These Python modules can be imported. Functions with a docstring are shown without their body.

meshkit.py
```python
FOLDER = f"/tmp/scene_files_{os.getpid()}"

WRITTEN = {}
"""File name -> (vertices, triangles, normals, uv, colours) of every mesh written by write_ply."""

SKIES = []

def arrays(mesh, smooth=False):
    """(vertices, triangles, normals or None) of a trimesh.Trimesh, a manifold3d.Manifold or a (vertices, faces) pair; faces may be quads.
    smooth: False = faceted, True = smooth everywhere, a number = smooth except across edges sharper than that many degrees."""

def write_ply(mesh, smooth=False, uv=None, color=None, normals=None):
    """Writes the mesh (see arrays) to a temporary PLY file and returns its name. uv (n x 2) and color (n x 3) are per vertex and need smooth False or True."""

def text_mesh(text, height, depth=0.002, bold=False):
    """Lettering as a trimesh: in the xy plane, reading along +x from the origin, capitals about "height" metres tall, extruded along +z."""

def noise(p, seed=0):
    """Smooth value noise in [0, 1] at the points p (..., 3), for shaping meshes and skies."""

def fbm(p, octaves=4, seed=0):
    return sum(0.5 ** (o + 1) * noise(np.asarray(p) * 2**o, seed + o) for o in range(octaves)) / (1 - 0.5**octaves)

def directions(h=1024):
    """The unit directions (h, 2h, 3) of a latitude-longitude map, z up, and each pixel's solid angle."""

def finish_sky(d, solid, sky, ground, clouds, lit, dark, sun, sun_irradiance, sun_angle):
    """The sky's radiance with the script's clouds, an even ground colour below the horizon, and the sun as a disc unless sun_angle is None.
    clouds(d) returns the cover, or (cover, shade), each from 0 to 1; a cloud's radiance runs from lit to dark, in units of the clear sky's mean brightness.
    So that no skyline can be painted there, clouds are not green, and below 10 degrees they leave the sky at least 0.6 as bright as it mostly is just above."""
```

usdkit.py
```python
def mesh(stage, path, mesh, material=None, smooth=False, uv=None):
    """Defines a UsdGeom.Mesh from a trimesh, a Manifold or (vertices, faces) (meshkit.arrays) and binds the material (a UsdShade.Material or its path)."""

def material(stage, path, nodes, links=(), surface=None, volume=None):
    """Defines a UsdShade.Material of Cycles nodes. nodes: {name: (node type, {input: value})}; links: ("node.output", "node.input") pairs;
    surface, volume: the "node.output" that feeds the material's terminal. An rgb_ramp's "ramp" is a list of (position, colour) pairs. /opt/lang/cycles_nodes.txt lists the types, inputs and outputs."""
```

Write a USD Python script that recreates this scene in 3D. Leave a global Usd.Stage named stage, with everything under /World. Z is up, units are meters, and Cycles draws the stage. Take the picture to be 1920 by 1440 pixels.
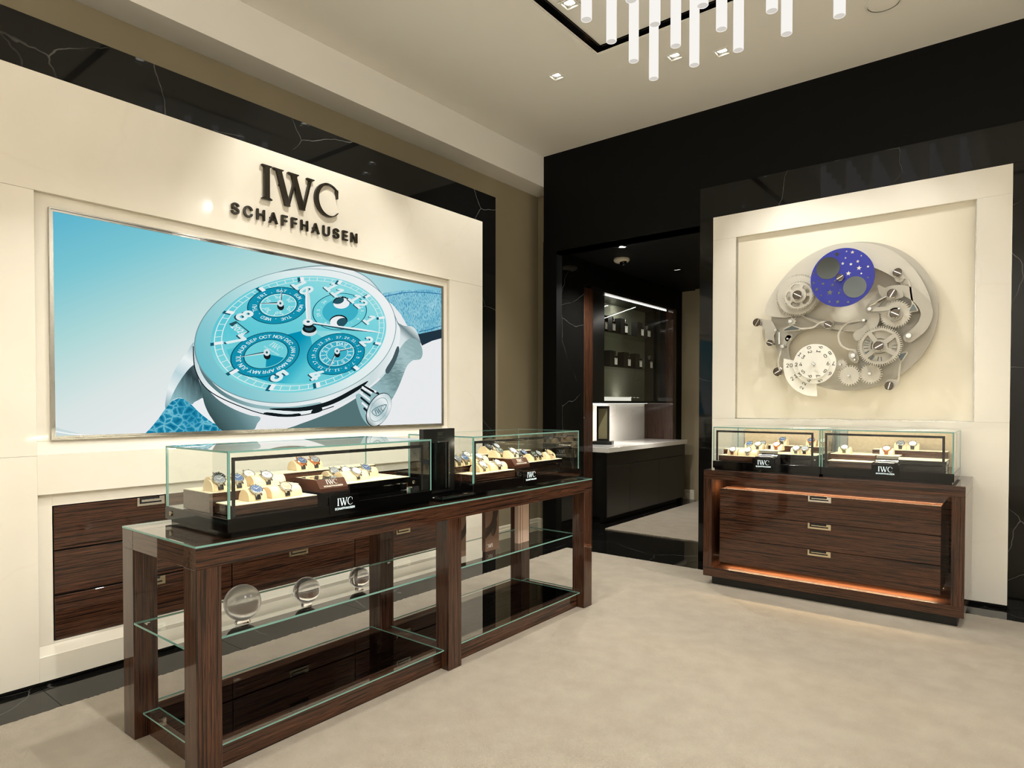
import math, random
import numpy as np, trimesh, manifold3d
import shapely
from shapely import affinity
from shapely.geometry import Polygon, Point, LineString, box as sbox
from shapely.ops import unary_union
import usdkit, meshkit
from pxr import Usd, UsdGeom, UsdLux, UsdShade, Gf, Sdf

random.seed(7); RNG = np.random.default_rng(7)
stage = Usd.Stage.CreateInMemory()
UsdGeom.SetStageUpAxis(stage, "Z"); UsdGeom.SetStageMetersPerUnit(stage, 1.0)
UsdGeom.Xform.Define(stage, "/World"); UsdGeom.Scope.Define(stage, "/World/Looks")

# ------------------------------------------------------------------ camera (24 mm lens with a little rise), eye at 1.5 m
FPX, YAW, PITCH, ROLL, PPY = 1215.15757, .668362792, -.0179575768, .000477234, 778.7246
EYE = np.array([0, 0, 1.5])
_cy, _sy = math.cos(YAW), math.sin(YAW)
FWD = np.array([-_sy * math.cos(PITCH), _cy * math.cos(PITCH), math.sin(PITCH)])
_r = np.array([_cy, _sy, 0]); _u = np.cross(_r, FWD)
RT = _r * math.cos(ROLL) + _u * math.sin(ROLL); UP = -_r * math.sin(ROLL) + _u * math.cos(ROLL)
cam = UsdGeom.Camera.Define(stage, "/World/camera")
cam.CreateHorizontalApertureAttr(36.0); cam.CreateVerticalApertureAttr(27.0)
cam.CreateFocalLengthAttr(FPX / 1920 * 36.0)
cam.CreateVerticalApertureOffsetAttr((PPY - 720) / 1920 * 36.0)
cam.CreateClippingRangeAttr(Gf.Vec2f(0.05, 200))
_m = Gf.Matrix4d(*RT, 0, *UP, 0, *(-FWD), 0, *EYE, 1)
cam.AddTransformOp().Set(_m)
cam.CreateExposureAttr(-0.06)


def at(px, py, axis, value):
    """The point of the plane axis = value that was measured at a pixel of the 1920 x 1440 photograph."""
    d = FWD + RT * (px - 960) / FPX - UP * (py - PPY) / FPX
    return EYE + d * (value - EYE[axis]) / d[axis]


WARM = (1.0, .98, .935); WARMER = (1.0, .72, .42); NEUTRAL = (1.0, .95, .88)
SPOT = 3.0


def light_xf(l, pos, target=None):
    pos = np.array(pos, float)
    if target is None: z = np.array([0, 0, 1.0])
    else: z = pos - np.array(target, float)
    z /= np.linalg.norm(z)
    x = np.cross([0, 1.0, 0], z)
    if np.linalg.norm(x) < 1e-3: x = np.cross([1.0, 0, 0], z)
    x /= np.linalg.norm(x); y = np.cross(z, x)
    UsdGeom.Xformable(l).AddTransformOp().Set(Gf.Matrix4d(*x, 0, *y, 0, *z, 0, *pos, 1))


def spot(path, pos, target, power, cone=38, soft=.6, radius=.035, color=WARM):
    l = UsdLux.SphereLight.Define(stage, path)
    l.CreateRadiusAttr(radius); l.CreateColorAttr(Gf.Vec3f(*color)); l.CreateIntensityAttr(power)
    l.CreateNormalizeAttr(True)
    s = UsdLux.ShapingAPI.Apply(l.GetPrim())
    s.CreateShapingConeAngleAttr(cone); s.CreateShapingConeSoftnessAttr(soft)
    light_xf(l, pos, target)
    return l


def strip(path, pos, target, w, h, power, color=WARM, spread=None):
    l = UsdLux.RectLight.Define(stage, path)
    l.CreateWidthAttr(w); l.CreateHeightAttr(h); l.CreateColorAttr(Gf.Vec3f(*color)); l.CreateIntensityAttr(power)
    l.CreateNormalizeAttr(True)
    if spread:
        s = UsdLux.ShapingAPI.Apply(l.GetPrim()); s.CreateShapingConeAngleAttr(spread)
    light_xf(l, pos, target)
    return l


# ------------------------------------------------------------------ helpers
_count = {}


def numbered(parent, name):
    k = (parent, name); n = _count.get(k, 0); _count[k] = n + 1
    return f"{parent}/{name}" + (f"_{n:03d}" if n else "")


def setd(p, **kw):
    for k, v in kw.items():
        if v: p.SetCustomDataByKey(k, v)


def obj(name, mesh, mat, parent=None, smooth=False, **kw):
    """ONE mesh prim, under its thing or (parent None) at top level."""
    base = "/World" if parent is None else str(parent.GetPath())
    path = numbered(base, name)
    usdkit.mesh(stage, path, mesh, MAT[mat] if isinstance(mat, str) else mat, smooth)
    p = stage.GetPrimAtPath(path); setd(p, **kw)
    return p


def thing(name, label, cat, group=None, loc=(0, 0, 0), rotz=0, kind=None):
    path = numbered("/World", name)
    x = UsdGeom.Xform.Define(stage, path)
    if any(loc): x.AddTranslateOp().Set(Gf.Vec3d(*map(float, loc)))
    if rotz: x.AddRotateZOp().Set(float(rotz))
    setd(x.GetPrim(), label=label, category=cat, group=group, kind=kind)
    return x.GetPrim()


def structure(name, label=None):
    x = UsdGeom.Xform.Define(stage, numbered("/World", name)); setd(x.GetPrim(), kind="structure", label=label)
    return x.GetPrim()


def bx(x0, x1, y0, y1, z0, z1, c=0.0):
    """A box, its edges chamfered by c."""
    x0, x1 = sorted((x0, x1)); y0, y1 = sorted((y0, y1)); z0, z1 = sorted((z0, z1))
    if c <= 0:
        return trimesh.creation.box(extents=(x1 - x0, y1 - y0, z1 - z0), transform=trimesh.transformations.translation_matrix(((x0 + x1) / 2, (y0 + y1) / 2, (z0 + z1) / 2)))
    pts = []
    for x, sx in ((x0, 1), (x1, -1)):
        for y, sy in ((y0, 1), (y1, -1)):
            for z, sz in ((z0, 1), (z1, -1)):
                pts += [(x, y + sy * c, z + sz * c), (x + sx * c, y, z + sz * c), (x + sx * c, y + sy * c, z)]
    return trimesh.PointCloud(pts).convex_hull


def cat(*ms):
    ms = [m for g in ms for m in (g if isinstance(g, (list, tuple)) else [g])]
    return trimesh.util.concatenate(ms)


def T(m, x=0, y=0, z=0):
    m = m.copy(); m.apply_translation((x, y, z)); return m


def R(m, deg, axis, p=(0, 0, 0)):
    m = m.copy(); m.apply_transform(trimesh.transformations.rotation_matrix(math.radians(deg), axis, p)); return m


def ext(poly, depth):
    """Extrudes a shapely shape of the xy plane along +z."""
    gs = [g for g in getattr(poly, "geoms", [poly]) if g.geom_type == "Polygon" and g.area > 1e-9]
    return cat([trimesh.creation.extrude_polygon(g, depth, engine="earcut") for g in gs])


def swap(m, M):
    m = m.copy(); m.apply_transform(np.vstack([np.c_[np.array(M, float), [0, 0, 0]], [0, 0, 0, 1]]))
    if np.linalg.det(np.array(M, float)) < 0: m.invert()
    return m


TO_LEFT = [[0, 0, 1], [1, 0, 0], [0, 1, 0]]      # (x, y, out) -> on the left wall: x along +y, y up, out towards +x
TO_BACK = [[1, 0, 0], [0, 0, -1], [0, 1, 0]]     # (x, y, out) -> on the back wall: x along +x, y up, out towards -y


def lathe(profile, n=32):
    """Revolves (radius, z) pairs about z."""
    return trimesh.creation.revolve(np.array(profile, float), sections=n)


def cyl(r, z0, z1, n=24, x=0, y=0):
    return T(trimesh.creation.cylinder(r, abs(z1 - z0), sections=n), x, y, (z0 + z1) / 2)


def rod(a, b, r, n=10):
    return trimesh.creation.cylinder(r, segment=[np.array(a, float), np.array(b, float)], sections=n)


def spline(pts, n=8, closed=False):
    P = np.array(pts, float); N = len(P); out = []
    for i in range(N if closed else N - 1):
        p0, p1, p2, p3 = (P[(i + k) % N] if closed else P[min(max(i + k, 0), N - 1)] for k in (-1, 0, 1, 2))
        for t in np.arange(n) / n:
            out.append(.5 * (2 * p1 + (p2 - p0) * t + (2 * p0 - 5 * p1 + 4 * p2 - p3) * t * t + (3 * p1 - p0 - 3 * p2 + p3) * t ** 3))
    if not closed: out.append(P[-1])
    return np.array(out)


_text = {}


def text(s, h, depth=.002, bold=False, center=True, spacing=0):
    """Lettering in the xy plane, centred on the origin; spacing = extra gap between letters in units of h."""
    key = (s, bold, spacing)
    if key not in _text:
        if spacing:
            x, ms = 0, []
            for ch in s:
                if ch == " ": x += .4; continue
                m = meshkit.text_mesh(ch, 1.0, 1.0, bold); b = m.bounds
                ms.append(T(m, x - b[0][0])); x += b[1][0] - b[0][0] + spacing
            m = cat(ms)
        else:
            m = meshkit.text_mesh(s, 1.0, 1.0, bold)
        b = m.bounds; m.apply_translation((-(b[0][0] + b[1][0]) / 2, -.5, 0)); _text[key] = m
    m = _text[key].copy(); m.apply_scale((h, h, depth)); return m


def logo_shapes():
    """The three serif capitals, each a shapely shape with capitals one unit tall, and their left edges."""
    def serif(x, y, w, up):      # a bracketed serif: flat edge at y
        s = -1 if up else 1
        return Polygon([(x - w / 2, y), (x + w / 2, y), (x + w / 2, y + s * .025), (x + w * .28, y + s * .06), (x - w * .28, y + s * .06), (x - w / 2, y + s * .025)])
    I = unary_union([sbox(-.075, 0, .075, 1), serif(0, 1, .30, True), serif(0, 0, .30, False)])
    def stroke(a, b, w): return Polygon([(a[0] - w / 2, a[1]), (a[0] + w / 2, a[1]), (b[0] + w / 2, b[1]), (b[0] - w / 2, b[1])])
    Wt = unary_union([stroke((.14, 1), (.42, -.03), .15), stroke((.70, .98), (.44, -.03), .06), stroke((.60, 1), (.90, -.03), .15), stroke((1.17, 1), (.92, -.03), .07),
                      serif(.13, 1, .32, True), serif(.60, 1, .34, True), serif(1.16, 1, .25, True)])
    o = affinity.scale(Point(0, 0).buffer(1, 48), .46, .53); i = affinity.translate(affinity.scale(Point(0, 0).buffer(1, 48), .385, .485), .055, 0)
    C = o.difference(i).difference(Polygon([(0.05, 0), (1, .62), (1, -.30), (.30, -.30)])).difference(sbox(.33, -.33, 1, .33))
    C = unary_union([C, Polygon([(.30, .40), (.345, .40), (.345, .12), (.325, .12), (.27, .36)])])
    C = affinity.translate(C, .46, .5)
    return [(I, .15), (Wt, .36), (C, 1.66)]


def logo(h, depth):
    """The lettering IWC, centred, capitals h tall."""
    ms = [T(ext(s, 1.0), x) for s, x in logo_shapes()]
    m = cat(ms); b = m.bounds; m.apply_translation((-(b[0][0] + b[1][0]) / 2, -.5, 0)); m.apply_scale((h, h, depth)); return m


# ------------------------------------------------------------------ materials
MAT = {}


def lin(c):
    c = np.array(c, float) / 255
    return tuple(np.where(c <= .04045, c / 12.92, ((c + .055) / 1.055) ** 2.4))


def mat(name, nodes, links=(), surface="p.BSDF"):
    MAT[name] = usdkit.material(stage, "/World/Looks/" + name, nodes, links, surface=surface); return MAT[name]


def plain(name, rgb, rough=.5, metal=0, coat=0, spec=.5, **kw):
    mat(name, {"p": ("principled_bsdf", dict(base_color=lin(rgb), roughness=rough, metallic=metal, coat_weight=coat, specular_ior_level=spec, **kw))})


def glow(name, rgb, strength=1.0):
    mat(name, {"e": ("emission", {"color": lin(rgb), "strength": strength})}, surface="e.emission")


def marble(name, base, tone, vein, rough, vscale, vwidth, vmix, wander=.55):
    n = {"g": ("geometry", {}), "d": ("noise_texture", {"scale": 1.3, "detail": 5}), "dm": ("mix", {"mix_type": "add", "fac": wander}),
         "v": ("voronoi_texture", {"feature": "distance_to_edge", "scale": vscale}), "vr": ("rgb_ramp", {"ramp": [(0, (1, 1, 1)), (vwidth, (.25, .25, .25)), (vwidth * 2.2, (0, 0, 0)), (1, (0, 0, 0))]}),
         "m": ("noise_texture", {"scale": 2.1, "detail": 4}), "mr": ("rgb_ramp", {"ramp": [(.42, (0, 0, 0)), (.62, (1, 1, 1))]}), "mm": ("math", {"math_type": "multiply"}), "mv": ("math", {"math_type": "multiply", "value2": vmix}),
         "c": ("noise_texture", {"scale": 1.1, "detail": 6, "roughness": .6}), "cr": ("rgb_ramp", {"ramp": [(.3, base), (.75, tone)]}), "x": ("mix", {"color2": vein}),
         "p": ("principled_bsdf", {"roughness": rough, "specular_ior_level": .3 if "black" in name else .5})}
    l = [("g.position", "d.vector"), ("g.position", "dm.color1"), ("d.color", "dm.color2"), ("dm.color", "v.vector"), ("v.distance", "vr.fac"), ("g.position", "m.vector"), ("m.fac", "mr.fac"),
         ("vr.color", "mm.value1"), ("mr.color", "mm.value2"), ("mm.value", "mv.value1"), ("g.position", "c.vector"), ("c.fac", "cr.fac"), ("cr.color", "x.color1"), ("mv.value", "x.fac"), ("x.color", "p.base_color")]
    mat(name, n, l)


def wood(name, scale, seed=0.0):
    n = {"g": ("geometry", {}), "a": ("mapping", {"scale": scale, "location": (seed, seed * 1.7, seed * .6)}), "n": ("noise_texture", {"scale": 1.0, "detail": 5, "roughness": .62, "distortion": .35}),
         "r": ("rgb_ramp", {"ramp": [(.30, (.007, .0034, .0024)), (.43, (.014, .0062, .004)), (.50, (.082, .031, .0145)), (.56, (.016, .007, .0042)), (.63, (.112, .043, .020)), (.72, (.025, .0105, .006)), (.8, (.065, .025, .0125))]}),
         "p": ("principled_bsdf", {"roughness": .4, "coat_weight": .9, "coat_roughness": .02, "specular_ior_level": .1})}
    mat(name, n, [("g.position", "a.vector"), ("a.vector", "n.vector"), ("n.fac", "r.fac"), ("r.color", "p.base_color")])


def mottled(name, a, b, scale, rough, bump=0, bscale=200, detail=4, sheen=0, dist=.01):
    n = {"g": ("geometry", {}), "n": ("noise_texture", {"scale": scale, "detail": detail}), "r": ("rgb_ramp", {"ramp": [(.35, lin(a)), (.65, lin(b))]}), "p": ("principled_bsdf", {"roughness": rough, "sheen_weight": sheen, "specular_ior_level": .2})}
    l = [("g.position", "n.vector"), ("n.fac", "r.fac"), ("r.color", "p.base_color")]
    if bump:
        n["b"] = ("noise_texture", {"scale": bscale, "detail": 3}); n["bp"] = ("bump", {"strength": bump, "distance": dist}); l += [("g.position", "b.vector"), ("b.fac", "bp.height"), ("bp.normal", "p.normal")]
    mat(name, n, l)


marble("onyx", (.80, .745, .625), (.87, .82, .71), (.62, .52, .38), .07, 1.1, .010, .10)
marble("onyx_light", (.86, .82, .72), (.90, .86, .77), (.70, .62, .48), .08, .9, .008, .10)
marble("black_marble", (.0045, .0045, .004), (.007, .0068, .006), (.42, .41, .38), .03, 1.15, .0011, .35, .34)
marble("white_quartz", (.80, .77, .72), (.86, .84, .79), (.45, .41, .36), .12, 1.6, .006, .5)
marble("niche_stone", (.26, .27, .20), (.36, .37, .29), (.10, .10, .07), .14, 1.6, .006, .6)
mottled("carpet", (182, 168, 146), (192, 179, 157), 7.0, .95, bump=.9, bscale=330, detail=8, sheen=.25, dist=.012)
mottled("beige_paint", (150, 138, 112), (153, 141, 115), 2.0, .7, bump=.05, bscale=90)
mottled("beige_fabric", (196, 178, 150), (204, 188, 160), 40, .85, bump=.1, bscale=600, dist=.001)
plain("ceiling_paint", (242, 239, 231), .75, spec=.2)
plain("trim_paint", (228, 220, 196), .45)
plain("black_paint", (8, 8, 7), .55, spec=.12); plain("light_plaster", (238, 235, 228), .7)
plain("black_satin", (17, 17, 15), .30)
plain("black_gloss", (6, 6, 6), .05, spec=.4)
plain("toe_black", (8, 8, 7), .6)
wood("ebony_x", (1.6, 105, 105), .3); wood("ebony_y", (105, 1.6, 105), 2.1); wood("ebony_z", (120, 120, 1.5), 5.2)
plain("chrome", (225, 225, 222), .07, metal=1); plain("steel", (190, 190, 186), .22, metal=1); plain("nickel", (205, 192, 165), .25, metal=1)
plain("rose_gold", (226, 160, 118), .18, metal=1); plain("mirror", (235, 235, 232), .02, metal=1)
plain("mirror_dark", (78, 82, 82), .10, metal=1); plain("screw_head", (88, 80, 72), .25, metal=.8); plain("frame_chrome", (170, 168, 160), .24, metal=1)
plain("cream_leather", (224, 202, 164), .55); plain("cream_pad", (236, 222, 192), .6)
plain("white_enamel", (240, 238, 228), .35); plain("off_white", (236, 228, 208), .5)
plain("movement_grey", (182, 177, 164), .42, metal=.0, coat=.15); plain("movement_light", (202, 197, 184), .4, coat=.15)
plain("blue_disc", (38, 46, 150), .38); plain("ink", (12, 12, 12), .4); plain("white_card", (240, 238, 232), .6)
plain("bronze_letter", (40, 34, 22), .32, metal=.3); plain("brown_lacquer", (70, 40, 28), .5, spec=.1); plain("silver_ink", (214, 210, 200), .5)
plain("sepia", (112, 88, 74), .35); plain("sepia_dark", (38, 30, 26), .35); plain("rose_card", (196, 172, 156), .4)
mat("glass", {"f": ("fresnel", {"IOR": 1.5}), "g0": ("geometry", {}), "i": ("math", {"math_type": "subtract", "value1": 1.0}), "k": ("math", {"math_type": "multiply"}),
    "t": ("transparent_bsdf", {"color": (.975, .99, .98)}), "g": ("glossy_bsdf", {"color": (1, 1, 1), "roughness": 0.0}), "m": ("mix_closure", {})},
    [("g0.backfacing", "i.value2"), ("f.fac", "k.value1"), ("i.value", "k.value2"), ("k.value", "m.fac"), ("t.BSDF", "m.closure1"), ("g.BSDF", "m.closure2")], surface="m.closure")
mat("glass_edge", {"p": ("principled_bsdf", {"base_color": lin((116, 162, 153)), "roughness": .12, "emission_color": lin((90, 160, 148)), "emission_strength": 0.0})})
mat("crystal", {"p": ("glass_bsdf", {"color": (1, 1, 1), "roughness": 0.0, "IOR": 1.5})}, surface="p.BSDF")
mat("crystal_frost", {"p": ("glass_bsdf", {"color": (1, 1, 1), "roughness": .22, "IOR": 1.45}), "t": ("translucent_bsdf", {"color": (.9, .9, .86)}), "m": ("mix_closure", {"fac": .25})}, [("p.BSDF", "m.closure1"), ("t.BSDF", "m.closure2")], surface="m.closure")
glow("tube_glow", (255, 251, 245), .98); glow("tube_end", (236, 230, 220), .80); glow("lamp_glow", (255, 250, 240), 6.0); glow("sign_glow", (240, 255, 246), 1.3); glow("led_white", (255, 250, 240), 4.0); glow("led_warm", (255, 200, 140), 3.0)
mat("smoked", {"f": ("fresnel", {"IOR": 1.5}), "t": ("transparent_bsdf", {"color": (.42, .45, .40)}), "g": ("glossy_bsdf", {"color": (1, 1, 1), "roughness": .02}), "g0": ("geometry", {}), "i": ("math", {"math_type": "subtract", "value1": 1.0}), "k": ("math", {"math_type": "multiply"}), "m": ("mix_closure", {})},
    [("g0.backfacing", "i.value2"), ("f.fac", "k.value1"), ("i.value", "k.value2"), ("k.value", "m.fac"), ("t.BSDF", "m.closure1"), ("g.BSDF", "m.closure2")], surface="m.closure")
plain("smoked_cap", (40, 40, 38), .12, coat=.5); plain("olive_glass", (128, 122, 92), .12); glow("soft_panel", (255, 250, 236), .9)
# ------------------------------------------------------------------ the room
XL, XIN, YB, CZ = -4.09, -4.12, 5.988, 4.283           # marble face and its inset on the left, marble face at the back, ceiling
RX, FY = 2.6, -3.0                                       # right wall and front wall, behind the camera
FZ = -.012                                               # stone floor; the carpet's pile ends at 0
s = structure("floor")
xs = [-4.6, -4.09, -3.72, 2.62]
def tile(x0, x1, y0, y1): obj("tile", bx(x0 + .001, x1 - .001, y0 + .001, y1 - .001, FZ - .02, FZ, .0006), "black_marble", s)
for k in range(-4, 6): tile(-4.12, -3.60, 1.129 + .95 * (k - 1), 1.129 + .95 * k)
for k in range(-1, 5): tile(-4.12 + 0, -3.6, 5.9, 6.15) if k == 9 else None
for k in range(7): tile(-2.468 - 1.2 * 2 + 1.2 * (k + 0), -2.468 - 1.2 * 2 + 1.2 * (k + 1), 5.55, 6.14) if k > 0 else tile(-4.62, -3.668, 5.88, 6.14)
tile(-4.62, -4.12, 4.90, 5.88)
for k in range(4): tile(-4.4 + 1.2 * k if k else -4.9, -4.4 + 1.2 * (k + 1), 6.14, 6.80)
for k in range(3): tile(-4.9, -3.9, 6.80 + 1.02 * k, 6.80 + 1.02 * (k + 1))
obj("subfloor", bx(-5.2, RX + .1, FY - .1, 10.0, -.15, FZ - .018), "toe_black", s)

def carpet(name, x0, x1, y0, y1, label):
    """A cut-pile carpet: a cushion of pile whose cut edges wander by a few millimetres."""
    def edge(a, b, n):
        t = np.linspace(0, 1, n)[:-1, None]; p = np.array(a) * (1 - t) + np.array(b) * t
        return p + RNG.normal(0, .0035, p.shape)
    ring = np.vstack([edge((x0, y0), (x1, y0), int(abs(x1 - x0) / .012)), edge((x1, y0), (x1, y1), int(abs(y1 - y0) / .012)), edge((x1, y1), (x0, y1), int(abs(x1 - x0) / .012)), edge((x0, y1), (x0, y0), int(abs(y1 - y0) / .012))])
    m = T(ext(Polygon(ring).buffer(0), .012), z=-.012)
    return obj(name, m, "carpet", None, label=label, category="carpet")
carpet("carpet", -3.722, RX, FY, 5.642, "large beige cut-pile carpet covering the shop floor")
carpet("carpet", -3.94, -2.41, 6.79, 9.69, "small beige carpet on the floor of the dark back room")

# ceiling with square holes for the downlights
LAMPS = [(-3.150, 4.600), (-2.516, 3.832), (-2.229, 4.925), (-1.907, 5.098), (-.49, 5.098), (-.17, 4.925), (.2, 3.83), (-3.150, 2.75), (-3.150, 1.1), (-2.516, 2.3),
         (-1.2, 1.2), (.8, 1.2), (.8, 4.6), (-1.2, -.8), (.8, -.8), (-3.15, -.8), (2.0, 3.0)]
s = structure("ceiling")
hole = unary_union([sbox(x - .046, y - .046, x + .046, y + .046) for x, y in LAMPS])
tray_o, tray_i = sbox(-2.677, 2.02, .295, 4.481), sbox(-2.623, 2.074, .241, 4.431)
slab = sbox(-4.30, FY, RX, 6.02).difference(hole)
obj("ceiling_panel", T(ext(slab.difference(tray_o), .12), z=CZ), "ceiling_paint", s)
obj("ceiling_panel", T(ext(slab.intersection(tray_i), .12), z=CZ + .012), "ceiling_paint", s)
obj("ceiling_backing", bx(-5.2, RX + .1, FY - .1, 10.1, CZ + .22, CZ + .30), "ceiling_paint", s)
band = sbox(-2.748, 1.949, .366, 4.552).difference(sbox(-2.700, 1.997, .318, 4.504))
obj("ceiling_bead", T(ext(band, .008), z=CZ - .008), "ceiling_paint", s)
t1 = structure("trim_1"); obj("shadow_gap", T(ext(tray_o.difference(tray_i), .02), z=CZ + .002), "black_gloss", t1)
for a, b in ((tray_o.buffer(.004), tray_o),): obj("ceiling_trim", T(ext(a.difference(tray_i.buffer(.03, join_style=2)), .012), z=CZ - .006), "black_gloss", t1)
obj("ceiling_trim", T(ext(tray_i.buffer(.022, join_style=2).difference(tray_i), .012), z=CZ - .004), "black_gloss", t1)

def downlight(x, y, power, target, cone, label, group, color=WARM):
    t = thing("downlight", label, "ceiling light", group)
    f = sbox(-.058, -.058, .058, .058).difference(sbox(-.045, -.045, .045, .045))
    obj("trim_frame", T(ext(f, .006), x, y, CZ - .004), "white_enamel", t)
    w = cat([bx(-.046, -.044, -.046, .046, 0, .1), bx(.044, .046, -.046, .046, 0, .1), bx(-.046, .046, -.046, -.044, 0, .1), bx(-.046, .046, .044, .046, 0, .1)])
    obj("recess", T(w, x, y, CZ + .002), "white_enamel", t)
    obj("lamp_body", T(lathe([(0, .05), (.038, .05), (.043, .02), (.043, .0), (.041, -.004), (.037, .006), (0, .006)], 28), x, y, CZ + .014), "steel", t, 40)
    obj("lamp_lens", T(lathe([(0, -.001), (.020, .0), (.036, .003), (.036, .006), (0, .006)], 24), x, y, CZ + .014), "lamp_glow", t)
    if power: spot(str(t.GetPath()) + "/lamp_light", (x, y, CZ - .012), target, power, cone, color=color)
P0 = 9.0 * SPOT
DL = [(P0 * .9, (-3.9, 4.4, 2.2), 40, "square recessed downlight nearest the grey soffit corner", None),
      (P0 * 2.0, (-2.6, 3.4, 0), 50, "square recessed downlight inside the ceiling tray beside the glass tubes", None),
      (P0 * .95, (-1.45, 6.0, 1.9), 25, "square recessed downlight behind the lowest hanging glass tube", None),
      (P0 * .95, (-1.1, 6.0, 1.9), 25, "square recessed downlight nearest the black back wall", None)]
rest = [((-1.2, 6.0, 1.9), 25, .6), ((-.8, 6.0, 1.8), 25, .45), ((0, 4.2, 0), 45, 1.5), ((-4.09, 2.85, 2.8), 32, 1.15), ((-4.09, 1.6, 2.0), 36, .12), ((-2.9, 2.2, .9), 45, 1.6),
        ((-2.7, 1.75, .1), 45, 1.9), ((-2.8, 2.0, .1), 30, 3.6), ((-2.75, 3.5, .1), 40, 2.2), ((-1.2, -3.0, 2.2), 60, 5.4), ((2.6, -1.2, 2.2), 60, 5.4), ((-3.0, -3.0, 2.2), 60, 5.4), ((2.6, 3.2, 2.4), 60, 4.6)]
DL += [(P0 * p, tg, c, "square recessed downlight in the ceiling outside the picture", "downlights outside the picture") for tg, c, p in rest]
for (x, y), (p, tg, c, lab, g) in zip(LAMPS, DL): downlight(x, y, p, tg, c, lab, g)
t = thing("ceiling_speaker", "round flush speaker grille in the ceiling above the right display", "speaker")
obj("grille", T(lathe([(0, 0), (.085, 0), (.10, .004), (.10, .012), (0, .012)], 36), -.795, 5.16, CZ - .010), "ceiling_paint", t, 40)
obj("rim", T(lathe([(.10, 0), (.112, .003), (.112, .012), (.10, .012)], 36), -.795, 5.16, CZ - .012), "white_enamel", t, 40)

# soffit along the left wall
obj("trim", bx(-4.62, -4.285, FY, 6.25, 3.945, CZ + .2), "ceiling_paint", structure("trim_2"))
# left wall behind the marble, its return and skirting
s = structure("wall_left")
obj("plaster", bx(-4.75, -4.55, FY, 6.5, FZ, CZ + .2), "beige_paint", s)
obj("plaster", bx(-4.55, -4.365, 6.26, 6.5, FZ, CZ + .2), "beige_paint", s)
s = structure("baseboard_left")
prof = Polygon([(0, 0), (.018, 0), (.018, .105), (.012, .112), (.012, .135), (.006, .145), (0, .15)])
bb = swap(ext(prof, 1.36), [[1, 0, 0], [0, 0, 1], [0, 1, 0]]); obj("moulding", T(bb, -4.55, 4.9, FZ), "trim_paint", s)
bb = swap(ext(prof, .18), [[0, 0, 1], [-1, 0, 0], [0, 1, 0]]); obj("moulding", T(bb, -4.55, 6.26, FZ), "trim_paint", s)

# the marble display wall on the left
s = structure("wall_display")
zb = .013
def slab_l(name, y0, y1, z0, z1, xf=XL, th=.06, m="onyx", c=.0012): return obj(name, bx(xf - th, xf, y0, y1, z0, z1, c), m, s)
Y0, Y1, R0, R1 = .677, 4.723, 1.13, 4.265
obj("core", bx(-4.5, -4.165, .50, 4.90, FZ, 3.51), "toe_black", s)
obj("toe_recess", bx(-4.2, -4.125, .48, 4.92, FZ, .02), "toe_black", s)
slab_l("marble_slab", Y0, Y1, 2.622, 3.243)
slab_l("marble_slab", Y0, R0, 1.222, 2.621); slab_l("marble_slab", Y0, R0, zb, 1.221)
slab_l("marble_slab", R1, Y1, 1.222, 2.621); slab_l("marble_slab", R1, Y1, .147, 1.221); slab_l("marble_slab", R1, Y1, zb, .1465)
slab_l("marble_slab", R0, R1, 1.295, 2.622, XIN, .03)
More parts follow.
